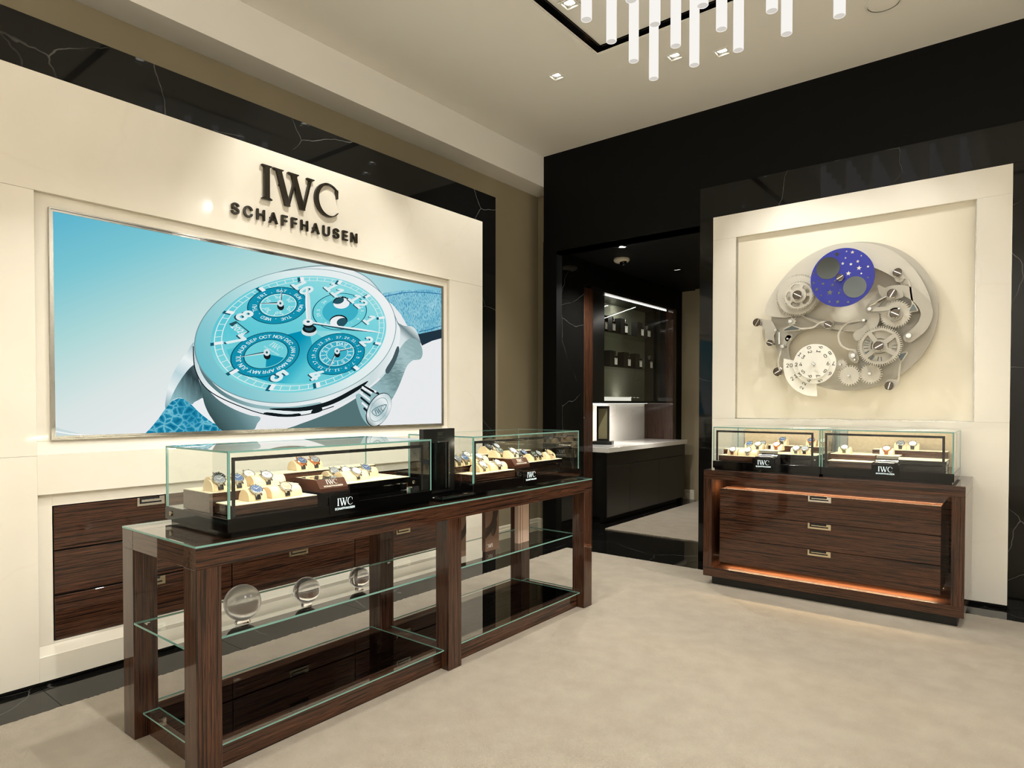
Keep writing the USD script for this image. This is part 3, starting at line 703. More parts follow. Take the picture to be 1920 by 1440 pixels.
def pl(shape, d, th, name, m="movement_grey", parent=None, bevel=True, smooth=False):
    """A plate cut from a shape of the (x, z) plane: back face at d - th before the panel, front at d."""
    return obj(name, T(swap(ext(shape, th), TO_BACK), 0, YP - d + th, 0), m, parent or mv, smooth)


def poly(pts, d, closed=True, n=6): return Polygon(spline([M(x, y, d) for x, y in pts], n, True)).buffer(0)


def line(pts, d, w, n=8): return LineString(spline([M(x, y, d) for x, y in pts], n)).buffer(w, 8)


def disc(x, y, r, d): c = M(x, y, d); return Point(*c).buffer(r * unit(x, y, d), 40)


def gear(x, y, r, n, d, depth=.10, duty=.5, saw=0, ph=0):
    c = M(x, y, d); R_ = r * unit(x, y, d); ri = R_ * (1 - depth); pts = []
    for k in range(n):
        a = 2 * math.pi * (k + ph) / n; s = 2 * math.pi / n
        for f, rr in ((0, ri), (.12 if not saw else .02, R_), (duty, R_ if not saw else ri + (R_ - ri) * .55), (duty + .12 if not saw else .95, ri)):
            pts.append((c[0] + rr * math.cos(a + f * s), c[1] + rr * math.sin(a + f * s)))
    return Polygon(pts).buffer(0)


def screw(x, y, r, d, ang=-25, th=.028, small=False):
    c = M(x, y, d); R_ = r * unit(x, y, d)
    h = Point(0, 0).buffer(R_, 32); slot = affinity.rotate(sbox(-R_ * 1.2, -R_ * .13, R_ * 1.2, R_ * .13), ang)
    s = obj("screw", T(swap(cat(T(ext(h, th), 0, 0, 0), T(ext(h.buffer(-R_ * .12).difference(slot), .004), 0, 0, th)), TO_BACK), c[0], YP - d + .0, c[1]), "screw_head" if r > 22 else "steel", mv)
    sl = affinity.rotate(sbox(-R_ * .9, -R_ * .10, R_ * .9, R_ * .10), ang); obj("screw_slot", T(swap(T(ext(sl, .0005), 0, 0, th + .0002), TO_BACK), c[0], YP - d, c[1]), "chrome", s)
    rm = lathe([(R_ * .98, th - .006), (R_ * 1.10, th - .006), (R_ * 1.10, th), (R_ * 1.0, th + .003), (R_ * .97, th)], 28)
    obj("screw_rim", T(swap(rm, TO_BACK), c[0], YP - d, c[1]), "chrome", s)
    obj("screw_post", T(swap(cyl(R_ * .5, -max(.01, d - .03), 0, 16), TO_BACK), c[0], YP - d, c[1]), "steel", s)


# base plates
D0 = .075
c0 = M(812, 652, D0); R0_ = .622
big = affinity.translate(affinity.scale(Point(0, 0).buffer(1, 96), R0_, .612), *c0)
upper_hole = poly([(300, 560), (420, 420), (640, 300), (900, 235), (1080, 270), (1190, 380), (1230, 500), (1120, 600), (900, 690), (700, 690), (480, 640)], D0)
lower_hole = poly([(330, 900), (420, 780), (560, 740), (700, 765), (870, 765), (930, 840), (900, 980), (860, 1080), (700, 1150), (520, 1130), (380, 1040)], D0)
pl(big.difference(upper_hole).difference(lower_hole), D0, .03, "base_plate")
D1 = .12
up_ring = poly([(150, 620), (220, 440), (400, 230), (640, 95), (880, 62), (1120, 110), (1320, 260), (1440, 460), (1470, 620), (1380, 560), (1280, 470), (1180, 350), (1010, 262), (860, 250), (500, 420), (440, 620), (560, 680), (760, 720), (950, 690), (1000, 735), (870, 768), (700, 752), (520, 690), (410, 640), (300, 660)], D1)
pl(up_ring, D1, .03, "upper_bridge", "movement_light")
hook = line([(985, 590), (1060, 495), (1150, 445), (1270, 450), (1380, 520), (1430, 620), (1390, 730), (1290, 815)], .15, .040)
pl(hook, .15, .02, "hook_bridge")
pl(poly([(845, 800), (870, 760), (930, 730), (965, 660), (975, 610), (1045, 620), (1050, 690), (1010, 750), (950, 770), (905, 830), (870, 840)], .17), .17, .012, "cover_plate")
pl(poly([(1040, 400), (1110, 425), (1220, 430), (1240, 470), (1230, 500), (1130, 520), (1090, 500), (1060, 480)], .175), .175, .012, "cover_plate")
# left bracket and arms
pl(poly([(60, 700), (90, 668), (150, 675), (200, 690), (225, 730), (240, 760), (215, 800), (220, 850), (195, 885), (170, 860), (175, 835), (145, 815), (150, 770), (125, 730)], .13), .13, .014, "left_bracket")
pl(line([(285, 892), (305, 850), (330, 815), (345, 800)], .15, .018), .15, .014, "left_link"); pl(disc(330, 822, 26, .15), .15, .014, "left_link")
pl(line([(282, 900), (262, 960), (250, 1020), (262, 1078)], .14, .006), .14, .01, "left_spring", "movement_light")
pl(line([(300, 748), (350, 728), (410, 745), (520, 738), (580, 700), (625, 690), (680, 690)], .155, .007), .155, .012, "wire_lever", "movement_light")
pl(line([(935, 682), (830, 690), (765, 730), (728, 800), (748, 875), (800, 908), (850, 920), (885, 985)], .16, .007), .16, .012, "curved_spring", "movement_light")
pl(poly([(810, 960), (830, 912), (870, 915), (892, 985), (870, 1018), (830, 1000)], .15), .15, .012, "spring_foot", "movement_light")
pl(line([(1215, 350), (1270, 345), (1295, 400), (1305, 470), (1320, 560)], .15, .006), .15, .012, "wire_lever", "movement_light")
pl(disc(1215, 345, 38, .145), .145, .012, "spring_foot", "movement_light"); pl(poly([(1150, 260), (1200, 245), (1240, 300), (1240, 340), (1190, 345), (1160, 300)], .14), .14, .012, "spring_foot", "movement_light")
pl(line([(1225, 990), (1215, 1060), (1205, 1155)], .14, .006), .14, .012, "wire_lever", "movement_light")
pl(poly([(1120, 1150), (1210, 1160), (1180, 1210), (1130, 1235), (1098, 1205)], .13), .13, .012, "spring_foot", "movement_light")
pl(poly([(620, 700), (690, 680), (685, 730), (655, 755), (620, 740)], .14), .14, .012, "spring_foot", "movement_light")
pl(Polygon([M(*p, .19) for p in ((975, 578), (1215, 570), (1220, 596), (985, 612))]), .19, .012, "pawl_lever")
for pts, d in ((((300, 757), (358, 728), (412, 748)), .17), (((1297, 602), (1322, 556), (1345, 598)), .17), (((1205, 955), (1262, 940), (1225, 995)), .17)):
    pl(Polygon([M(*p, d) for p in pts]).buffer(.004), d, .014, "click_pawl", "mirror_dark"); pl(Polygon([M(*p, d) for p in pts]).buffer(.012), d - .006, .010, "click_seat", "movement_light")
for a, b in (((978, 562), (1108, 492)), ((258, 775), (258, 868))):
    A_, B_ = M(*a, .18), M(*b, .18); obj("coil_spring", rod((A_[0], YP - .18, A_[1]), (B_[0], YP - .18, B_[1]), .010, 12), "chrome", mv)
# gears
g = gear(404, 480, 176, 84, .145, .09); pl(g.difference(disc(404, 480, 40, .145)), .145, .016, "gear", "movement_light")
c = M(410, 482, .19); u_ = unit(410, 482, .19); slots = unary_union([affinity.rotate(LineString([(c[0] + 78 * u_ * math.cos(a - .28), c[1] + 78 * u_ * math.sin(a - .28)), (c[0] + 84 * u_ * math.cos(a), c[1] + 84 * u_ * math.sin(a)), (c[0] + 78 * u_ * math.cos(a + .28), c[1] + 78 * u_ * math.sin(a + .28))]).buffer(.016), 0) for a in [math.radians(90 + 18 + 72 * k) for k in range(5)]])
pl(gear(410, 482, 120, 60, .19, .10).difference(slots), .19, .018, "gear", "movement_light"); pl(disc(410, 482, 60, .205), .205, .015, "gear_hub", "movement_light")
pl(gear(358, 690, 50, 8, .15, .42, .08), .15, .012, "star_wheel", "movement_light")
c = M(1055, 885, .20); u_ = unit(1055, 885, .20)
G = gear(1055, 885, 180, 60, .20, .10); rim = G.difference(disc(1055, 885, 140, .20))
sp = unary_union([LineString([c, (c[0] + 150 * u_ * math.cos(a), c[1] + 150 * u_ * math.sin(a))]).buffer(.017) for a in [math.radians(x) for x in (125, 38, -32, -140)]])
pl(unary_union([rim, sp.intersection(G), disc(1055, 885, 62, .20)]), .20, .022, "spoked_gear"); pl(disc(1055, 885, 140, .17).difference(disc(1055, 885, 70, .17)), .17, .012, "program_disc", "movement_light")
marks = unary_union([affinity.translate(affinity.rotate(sbox(95 * u_, -w * u_, 132 * u_, w * u_), a, origin=(0, 0)), *c) for a, w in ((150, 7), (162, 4), (172, 4), (186, 4), (205, 9), (238, 9), (262, 4), (275, 4), (320, 4), (333, 9), (346, 4), (2, 4))])
pl(marks.difference(sp.buffer(.004)), .1712, .0012, "notch", "mirror_dark")
pl(gear(1180, 630, 130, 36, .165, .16, .5, 1), .165, .014, "ratchet_wheel", "movement_light"); pl(disc(1178, 632, 60, .19), .19, .025, "gear_hub")
pl(gear(815, 1118, 92, 26, .15, .17), .15, .018, "small_gear", "movement_light"); pl(gear(985, 1103, 94, 26, .15, .17, ph=.4), .15, .018, "small_gear", "movement_light"); pl(gear(752, 1032, 46, 18, .13, .2), .13, .014, "pinion", "movement_light")
# year wheels
D3 = .20
c = M(537, 1026, D3); u_ = unit(537, 1026, D3)
sec = Polygon([(c[0], c[1])] + [(c[0] + 262 * u_ * math.cos(a), c[1] + 275 * u_ * math.sin(a)) for a in np.radians(np.linspace(168, 274, 40))]).difference(Point(*c).buffer(120 * u_))
pl(sec, D3 - .03, .010, "century_slide", "white_enamel")
pl(disc(537, 1026, 170, D3 - .01), D3 - .01, .012, "decade_wheel", "white_enamel"); pl(disc(530, 1026, 128, D3 + .006), D3 + .006, .012, "year_wheel", "white_enamel")
def digit(ch, r, ang, d, h, rot=None):
    a = math.radians(ang); m = text(ch, h * u_, .001)
    m = R(m, (ang - 180) if rot is None else rot, (0, 0, 1)); m = T(m, c[0] + r * u_ * math.cos(a), c[1] + r * u_ * math.sin(a)); return T(swap(m, TO_BACK), 0, YP - d - .0002, 0)
ds = [digit(ch, 148, 180 - 36 * k, D3 - .01, 32) for k, ch in enumerate("2109876543")]
obj("numerals", cat(ds), "ink", mv)
obj("numerals", cat([digit(ch, 108, 180 - 36 * k, D3 + .006, 32) for k, ch in enumerate("4321098765")]), "ink", mv)
obj("numerals", cat(digit("20", 210, 181, D3 - .03, 32), digit("2", 222, 213, D3 - .03, 32), digit("1", 186, 212, D3 - .03, 32), digit("2", 228, 242, D3 - .03, 32), digit("2", 188, 242, D3 - .03, 32)), "ink", mv)
# moon disc
DB = .235
cb = M(755, 340, DB); rb = .236
blue = Point(*cb).buffer(rb, 64)
bd = pl(blue, DB, .010, "moon_disc", "blue_disc")
for x, y in ((645, 266), (858, 415)): pl(disc(x, y, 93, DB + .002), DB + .002, .003, "mirror_moon", "mirror_dark", bd)
def star(x, y, r):
    c_ = M(x, y, DB); u2 = unit(x, y, DB); return Polygon([(c_[0] + (r if k % 2 == 0 else r * .42) * u2 * math.sin(math.pi * k / 5 + .12), c_[1] + (r if k % 2 == 0 else r * .42) * u2 * math.cos(math.pi * k / 5 + .12)) for k in range(10)])
for x, y, r in ((717, 155, 24), (793, 133, 9), (840, 140, 17), (910, 167, 9), (785, 185, 10), (882, 212, 15), (763, 230, 15), (828, 235, 15), (892, 265, 22), (963, 253, 13), (808, 308, 22), (910, 308, 10), (963, 340, 12), (533, 308, 14), (575, 365, 11), (533, 383, 14), (607, 390, 16), (680, 400, 14), (555, 435, 18), (660, 458, 28), (733, 462, 16), (742, 437, 8), (592, 483, 10), (658, 532, 14), (723, 533, 20), (806, 535, 16), (700, 367, 10)):
    pl(star(x, y, r), DB + .0012, .0014, "star", "steel" if x + y > 900 and y < 330 else "mirror_dark", bd)
obj("disc_post", T(swap(cyl(.03, 0, DB - .02, 20), TO_BACK), cb[0], YP, cb[1]), "steel", mv)
for x, y, r, d in ((90, 700, 30, .135), (190, 860, 24, .135), (235, 757, 12, .15), (352, 690, 16, .165), (652, 718, 30, .15), (745, 343, 28, .24), (1200, 303, 35, .15), (1160, 470, 38, .18), (980, 592, 16, .195), (1180, 628, 38, .20), (1053, 886, 40, .21), (1288, 803, 22, .16), (290, 887, 16, .155), (848, 960, 20, .16), (862, 995, 9, .16), (747, 1032, 11, .14), (814, 1120, 10, .155), (980, 1104, 12, .155), (535, 1025, 14, .212), (255, 1088, 34, .10), (1135, 1200, 35, .14), (410, 482, 35, .21), (330, 828, 8, .155), (935, 682, 11, .175), (1213, 590, 9, .195)): screw(x, y, r, d, ang=random.choice((-30, -20, 60, 75, 30)))
# ------------------------------------------------------------------ raised letters on the marble
for ch, (sh, x) in zip("IWC", logo_shapes()):
    t = thing("wall_letter", f"dark bronze raised serif capital {ch} on the cream marble above the poster", "letter")
    h = .232; y0, z0 = 2.418 - .0, 2.893
    m = ext(sh, 1.0); m.apply_scale((h * 1.085, h, .022)); m = T(m, x * h * 1.085)
    obj("face", T(swap(m, TO_LEFT), XL + .004, y0, z0), "bronze_letter", t)
    obj("standoff", T(swap(cyl(.008, 0, .006, 10), TO_LEFT), XL - .001, y0 + (x + (.1 if ch == "C" else 0)) * h * 1.085 + (-.085 if ch == "C" else .0 if ch == "I" else .05), z0 + h * (.5 if ch != "W" else .55)), "bronze_letter", t)
word = "SCHAFFHAUSEN"; xs_ = []
x = 0
for ch in word:
    b = meshkit.text_mesh(ch, 1.0, 1.0, True).bounds; xs_.append((x, b)); x += b[1][0] - b[0][0] + .42
tot = x - .42; h = .070; wtot = 3.222 - 2.203; k = wtot / (tot * h)
nth = {}
for i, (ch, (x, b)) in enumerate(zip(word, xs_)):
    nth[ch] = nth.get(ch, 0) + 1
    tag_ = "" if word.count(ch) == 1 else f", {('first', 'second')[nth[ch] - 1]} {ch} of the word"
    t = thing("wall_letter", f"small bronze capital {ch} in the lower word above the poster{tag_}", "letter")
    m = meshkit.text_mesh(ch, 1.0, 1.0, True); m.apply_translation((-b[0][0], 0, 0)); m.apply_scale((h * k, h, .016)); m = T(m, x * h * k)
    obj("face", T(swap(m, TO_LEFT), XL + .004, 2.203, 2.745), "bronze_letter", t)
    obj("standoff", T(swap(cyl(.005, 0, .006, 8), TO_LEFT), XL - .001, 2.203 + (x + (b[1][0] - b[0][0]) * .2) * h * k, 2.745 + h * .5), "bronze_letter", t)

# ------------------------------------------------------------------ the backlit watch poster (a flat print, built in thin printed layers)
XP = -4.105
poster = thing("light_box_poster", "wide backlit poster of a turquoise wristwatch in a thin chrome frame", "poster")
FR = [at(px, py, 0, XP + .004)[1:] for px, py in ((90.6, 387.1), (831.1, 537.1), (830.8, 796.8), (96.4, 826.7))]
fy0, fy1 = (FR[0][0] + FR[3][0]) / 2, (FR[1][0] + FR[2][0]) / 2; fz0, fz1 = (FR[2][1] + FR[3][1]) / 2, (FR[0][1] + FR[1][1]) / 2
fz0 = max(fz0, 1.299)
fo, fi = sbox(fy0, fz0, fy1, fz1), sbox(fy0 + .020, fz0 + .020, fy1 - .020, fz1 - .020)
obj("frame", T(swap(ext(fo.difference(fo.buffer(-.008, join_style=2)), .020), TO_LEFT), XP - .010), "frame_chrome", poster)
obj("frame_inner", T(swap(ext(fo.buffer(-.009, join_style=2).difference(fi), .014), TO_LEFT), XP - .010), "frame_chrome", poster)
obj("light_box", bx(XIN + .0005, XP - .001, fy0 + .002, fy1 - .002, fz0 + .002, fz1 - .002), "toe_black", poster)
PR = Polygon([(fy0 + .019, fz0 + .019), (fy1 - .019, fz0 + .019), (fy1 - .019, fz1 - .019), (fy0 + .019, fz1 - .019)])
EM = 1.0


def lit(name, rgb, k=1.0): glow(name, rgb, EM * k)


def ramp_lit(name, a, b, stops, tex=None):
    """A backlit print whose colour runs along the line from a to b, both (y, z) points of the poster."""
    a, b = np.array(a), np.array(b); d = (b - a) / ((b - a) @ (b - a))
    n = {"g": ("geometry", {}), "s": ("separate_xyz", {}), "my": ("math", {"math_type": "multiply", "value2": float(d[0])}), "mz": ("math", {"math_type": "multiply_add", "value2": float(d[1])}),
         "o": ("math", {"math_type": "subtract", "value2": float(a @ d)}), "r": ("rgb_ramp", {"ramp": [(p, lin(c)) for p, c in stops]}), "e": ("emission", {"strength": EM})}
    l = [("g.position", "s.vector"), ("s.y", "my.value1"), ("s.z", "mz.value1"), ("my.value", "mz.value3"), ("mz.value", "o.value1"), ("r.color", "e.color")]
    if tex:
        sc, amt = tex
        n["mp"] = ("mapping", {"scale": sc}); n["n"] = ("noise_texture", {"scale": 1.0, "detail": 4}); n["na"] = ("math", {"math_type": "multiply_add", "value2": amt, "value3": -amt / 2}); n["ad"] = ("math", {"math_type": "add"})
        l += [("g.position", "mp.vector"), ("mp.vector", "n.vector"), ("n.fac", "na.value1"), ("na.value", "ad.value1"), ("o.value", "ad.value2"), ("ad.value", "r.fac")]
    else: l.append(("o.value", "r.fac"))
    mat(name, n, l, surface="e.emission")


def scales_lit(name, dark, mid, light, scale, stretch, strength=1.0):
    n = {"g": ("geometry", {}), "mp": ("mapping", {"scale": stretch, "rotation": (.5, 0, 0)}), "v": ("voronoi_texture", {"scale": scale, "feature": "distance_to_edge"}), "nn": ("noise_texture", {"scale": 5.0, "detail": 5}), "n2": ("math", {"math_type": "multiply_add", "value2": .5}), "dn": ("noise_texture", {"scale": 14.0, "detail": 3}), "md": ("mix", {"mix_type": "add", "fac": .9 / scale}),
         "r": ("rgb_ramp", {"ramp": [(.18, lin(light)), (.36, lin(mid)), (.62, lin(dark))]}), "e": ("emission", {"strength": EM * strength})}
    mat(name, n, [("g.position", "mp.vector"), ("mp.vector", "md.color1"), ("dn.color", "md.color2"), ("md.color", "v.vector"), ("g.position", "nn.vector"), ("g.position", "dn.vector"), ("v.distance", "n2.value3"), ("nn.fac", "n2.value1"), ("n2.value", "r.fac"), ("r.color", "e.color")], surface="e.emission")


_layer = [0]


def W(px, py): return at(px, py, 0, XP)[1:]


def Wp(pts, n=6, curve=True):
    q = [W(*p) for p in pts]
    return Polygon(spline(q, n, True) if curve else q).buffer(0)


def pr(shape, m, name, step=True):
    """Prints a shape on the poster, above what was printed before."""
    if step: _layer[0] += 1
    s = shape.intersection(PR)
    if s.is_empty: return
    return obj(name, T(swap(ext(s, .0001), TO_LEFT), XP + .00016 * _layer[0]), m, poster)


a_, b_ = W(150, 400), W(230, 800)
ramp_lit("print_sky", W(98, 395), W(330, 790), [(0, (92, 182, 208)), (.25, (128, 202, 214)), (.5, (180, 221, 220)), (.75, (222, 233, 231)), (1, (236, 238, 240))])
pr(PR, "print_sky", "printed_sky")
ramp_lit("print_sky_right", W(640, 510), W(829, 545), [(0, (190, 226, 226)), (.6, (150, 209, 220)), (1, (120, 186, 212))])
pr(Wp([(560, 470), (829, 528), (829, 552), (760, 560), (700, 545), (620, 500)], curve=False), "print_sky_right", "printed_sky")
lit("print_snow", (205, 222, 222)); lit("print_snow_line", (244, 248, 248))
pr(Wp([(101, 800), (120, 806), (150, 813), (190, 818), (210, 822), (101, 826)], curve=False), "print_snow", "printed_snow"); pr(Wp([(101, 807), (130, 812), (170, 815), (200, 819), (170, 818), (130, 814.5), (101, 810)], curve=False), "print_snow_line", "printed_snow")
# straps
scales_lit("print_strap_right", (74, 152, 186), (128, 194, 214), (186, 226, 234), 52, (1, 1.5, .55)); lit("print_navy", (34, 52, 66)); lit("print_stitch", (40, 110, 160))
pr(Wp([(705, 553), (722, 549), (745, 545.5), (775, 543), (800, 543), (832, 546), (832, 618), (806, 623), (784, 630), (770, 622), (752, 590), (735, 570)], curve=False), "print_strap_right", "printed_strap")
pr(Wp([(782, 627), (806, 622), (832, 616), (832, 633), (810, 639), (791, 648)], curve=False), "print_navy", "printed_strap_edge")
for ln in (((716, 557.5), (735, 553), (755, 549), (775, 547.5), (800, 548.5), (832, 552)), ((786, 622), (805, 618), (832, 609.5))):
    L_ = LineString([W(*p) for p in ln])
    pr(unary_union([shapely.ops.substring(L_, s, s + .022) for s in np.arange(0, L_.length, .030)]).buffer(.0035), "print_stitch", "printed_stitching")
scales_lit("print_strap_left", (10, 104, 142), (34, 142, 178), (132, 206, 222), 22, (1, 1, 1.2))
pr(Wp([(262, 822), (282, 803), (297, 785), (310, 766), (322, 752), (335, 746.5), (345, 748), (356, 756), (371, 771), (386, 783), (405, 796), (422, 812)], curve=False), "print_strap_left", "printed_strap")
# lugs and case
ramp_lit("print_steel_a", W(305, 760), W(372, 650), [(0, (120, 170, 180)), (.25, (236, 244, 244)), (.5, (190, 216, 222)), (.75, (240, 246, 246)), (1, (150, 186, 194))])
ramp_lit("print_steel_b", W(325, 750), W(375, 700), [(0, (150, 196, 204)), (.35, (112, 148, 154)), (.8, (48, 66, 70)), (1, (70, 92, 96))], tex=((1, 60, 8), .35))
ramp_lit("print_steel_c", W(400, 800), W(470, 745), [(0, (44, 66, 68)), (.5, (92, 126, 130)), (1, (150, 186, 190))])
pr(Wp([(366, 642), (350, 660), (334, 683), (322, 705), (314, 730), (310, 752), (310, 765), (317, 758), (330, 745), (345, 742), (360, 740), (385, 746), (392, 720), (380, 680)], 4), "print_steel_a", "printed_lug")
pr(Wp([(361, 685.5), (352, 694), (340, 710), (328, 730), (318, 752), (316, 757), (324, 750), (335, 746), (344, 748), (353, 754), (361, 758), (372, 750), (381, 747), (377, 728), (370, 703), (364, 686)], 3), "print_steel_b", "printed_lug")
lit("print_white", (238, 242, 244)); lit("print_dark", (22, 30, 34)); lit("print_mid", (120, 152, 158))
pr(Wp([(361, 758), (372, 750), (381, 747), (385, 764), (393, 780), (401, 794), (388, 785), (372, 772)], 3), "print_white", "printed_sky")
pr(Wp([(372, 700), (380, 745), (386, 765), (398, 786), (420, 809), (471, 808), (482, 794), (488, 786), (485, 781), (470, 779), (440, 768), (412, 752), (392, 733), (378, 712)], 3), "print_steel_c", "printed_case")
# right lug and case side with brushed finish
ramp_lit("print_brushed", W(690, 770), W(780, 660), [(0, (86, 116, 118)), (.3, (150, 184, 188)), (.55, (112, 142, 144)), (.8, (170, 198, 200)), (1, (146, 176, 178))], tex=((1, 14, 90), .5))
ramp_lit("print_polish", W(735, 700), W(775, 615), [(0, (205, 224, 226)), (.35, (240, 246, 246)), (.7, (214, 226, 228)), (.85, (110, 134, 138)), (1, (226, 236, 236))])
pr(Wp([(738, 600), (747, 606), (758, 611), (770, 611.5), (778, 617), (784, 628), (788, 645), (775, 650), (760, 665), (745, 690), (728, 708), (712, 712), (715, 660)], 3), "print_polish", "printed_lug")
pr(Wp([(540, 808), (552, 799), (590, 785), (630, 768), (665, 748), (690, 730), (712, 712), (727, 694), (740, 672), (750, 653), (760, 640), (771, 634), (783, 638.5), (790, 650), (792, 664), (788, 673), (780, 675), (773, 676), (763, 686), (755, 705), (747, 725), (735, 748), (722, 766), (702, 798), (690, 806)], 3), "print_brushed", "printed_case")
ramp_lit("print_bezel", W(380, 600), W(740, 720), [(0, (196, 216, 220)), (.10, (242, 246, 246)), (.25, (222, 234, 236)), (.6, (238, 244, 244)), (.85, (206, 222, 224)), (1, (244, 248, 248))])
BEZ_LOW = [(362, 650), (365, 690), (381, 722), (406, 742), (450, 762), (493, 776), (537, 781), (580, 776), (625, 762), (668, 742), (702, 716), (728, 688), (746, 650), (750, 620)]
BEZ_UP = [(746, 608), (738, 588), (725, 566), (712, 546), (690, 522), (662, 507), (640, 501), (615, 499), (590, 499), (540, 506), (500, 518), (475, 531), (430, 561), (391, 596), (371, 624)]
pr(Wp(BEZ_LOW + BEZ_UP, 4), "print_bezel", "printed_bezel")
def edge(pts, w, m, nm): pr(LineString(spline([W(*p) for p in pts], 6)).buffer(w, 6), m, nm)
edge(BEZ_UP, .0035, "print_mid", "printed_bezel_line"); edge(BEZ_LOW[:9], .003, "print_dark", "printed_bezel_line")
edge([(372, 660), (378, 692), (396, 720), (430, 745), (480, 762), (540, 766), (600, 757)], .012, "print_steel_c", "printed_bezel_line")
pr(Wp([(600, 757), (560, 764), (505, 766), (530, 770), (575, 770), (625, 757), (672, 731), (690, 714), (660, 730), (630, 746)], 4), "print_dark", "printed_reflection")
pr(Wp([(497, 777), (537, 781), (562, 779), (560, 775), (537, 777), (500, 773)], 3), "print_dark", "printed_reflection"); pr(Wp([(584, 776), (602, 771), (602, 764), (586, 768)], 3), "print_dark", "printed_reflection")
pr(Wp([(744, 650), (735, 672), (722, 694), (728, 700), (742, 676), (748, 655)], 3), "print_steel_b", "printed_reflection")
# dial: everything in dial units (twelve o'clock up, chapter ring radius 1), set in perspective on the print
HM = np.array([[.2425, .6856, 2.8015], [-.3795, .4126, 2.0436], [-.0592, .04, 1.0]])


HI = np.linalg.inv(HM)


def HIp(px, py): p = W(px, py); q = HI @ np.array([p[0], p[1], 1]); return q[:2] / q[2]


def H(p):
    p = np.atleast_2d(p); q = np.c_[p, np.ones(len(p))] @ HM.T; return q[:, :2] / q[:, 2:]


def Hs(shape):
    if shape.geom_type == "Polygon":
        return Polygon(H(np.array(shape.exterior.coords)), [H(np.array(r.coords)) for r in shape.interiors])
    return unary_union([Hs(g) for g in shape.geoms])


def circ(r, x=0, y=0): return Point(x, y).buffer(r, 64)


def ringd(r0, r1, x=0, y=0): return circ(r1, x, y).difference(circ(r0, x, y))


def seg(a, b, w):
    return LineString([a, b]).buffer(w / 2, cap_style=2)


ramp_lit("print_rehaut", H((-.2, 1.2))[0], H((.1, -1.2))[0], [(0, (240, 244, 244)), (.4, (226, 240, 240)), (.75, (164, 216, 220)), (1, (112, 194, 206))])
pr(Hs(circ(1.185)), "print_mid", "printed_bezel_line"); pr(Hs(circ(1.175)), "print_rehaut", "printed_rehaut")
ramp_lit("print_dial", H((-.9, .6))[0], H((.55, -.75))[0], [(0, (140, 220, 226)), (.35, (112, 210, 220)), (.7, (92, 202, 216)), (1, (130, 216, 222))], tex=((1, 40, 26), .16))
pr(Hs(circ(1.035)), "print_dial", "printed_dial")
lit("print_teal_deep", (18, 146, 176)); lit("print_teal", (62, 178, 200)); lit("print_teal_light", (112, 210, 220)); lit("print_line", (222, 240, 242)); lit("print_shadow", (20, 92, 112)); lit("print_ink", (40, 84, 96)); lit("print_silver", (214, 228, 230))
ramp_lit("print_light_fan", H((0, 0))[0], H((.9, -.1))[0], [(0, (120, 210, 220)), (.5, (170, 228, 232)), (1, (120, 208, 216))])
pr(Hs(Polygon([(.05, .02), (.98, .06), (.98, .35), (.3, .25)])), "print_light_fan", "printed_dial"); ramp_lit("print_wedge", H((-.42, -.5))[0], H((.62, -.62))[0], [(0, (84, 198, 212)), (.22, (40, 170, 196)), (.45, (0, 142, 178)), (.62, (8, 150, 184)), (.85, (60, 182, 204)), (1, (100, 206, 218))])
pr(Hs(Polygon([(0, 0)] + [(.90 * math.cos(a), .90 * math.sin(a)) for a in np.radians(np.linspace(-112, -28, 24))])), "print_wedge", "printed_dial")
lines = [ringd(.928, .938), ringd(.996, 1.006)] + [seg((.93 * math.sin(a), .93 * math.cos(a)), (1.0 * math.sin(a), 1.0 * math.cos(a)), .009) for a in np.radians(np.arange(60) * 6)]
lines = unary_union(lines).difference(Polygon([(0, 0), (-.45, -1.3), (.42, -1.3)]).difference(Polygon([(0, 0), (-.16, -1.3), (.16, -1.3)])) if False else Polygon())
pr(Hs(lines), "print_line", "printed_minute_track")
sub = dict(moon=(-.002, .50, .352), nine=(-.603, -.015, .332), six=(.010, -.585, .350), three=(.592, -.010, .350))
for nm, (x, y, r) in sub.items():
    pr(Hs(circ(r + .012, x, y)), "print_shadow", "printed_subdial_rim")
    pr(Hs(circ(r, x, y)), "print_teal_deep" if nm != "moon" else "print_teal_light", "printed_subdial")
    if nm != "moon": pr(Hs(circ(r * .64 + .012, x, y)), "print_shadow", "printed_subdial_rim"); pr(Hs(circ(r * .64, x, y)), {"nine": "print_teal_light", "six": "print_teal_light", "three": "print_teal"}[nm], "printed_subdial")
    else: pr(Hs(circ(r * .68, x, y)), "print_teal", "printed_subdial")
pr(Hs(Polygon([(.010, -.585), (.26, -.46), (.22, -.74)]).intersection(circ(.21, .010, -.585))), "print_teal_deep", "printed_subdial")
mx, my = sub["moon"][:2]
for (dx, dy), s in ((HIp(639.5, 567) - (mx, my), 1), (HIp(633.6, 602) - (mx, my), -1)):
    o = circ(.118, mx + dx, my + dy); pr(Hs(o), "print_dark", "printed_moon"); pr(Hs(circ(.110, mx + dx + .012, my + dy - .012)), "print_white", "printed_moon")
    pr(Hs((circ(.084, mx + dx - .075, my + dy - .01) if s > 0 else circ(.084, mx + dx + .06, my + dy + .03)).intersection(circ(.110, mx + dx + .012, my + dy - .012))), "print_ink", "printed_moon")


def put(ms, m, nm="printed_lettering"):
    _layer[0] += 1; out = []
    for k in ms:
        k = k.copy(); v = np.array(k.vertices); q = H(v[:, :2]); k.vertices = np.c_[q, v[:, 2] * .0001]; out.append(T(swap(k, TO_LEFT), XP + .00016 * _layer[0]))
    obj(nm, cat(out), m, poster)


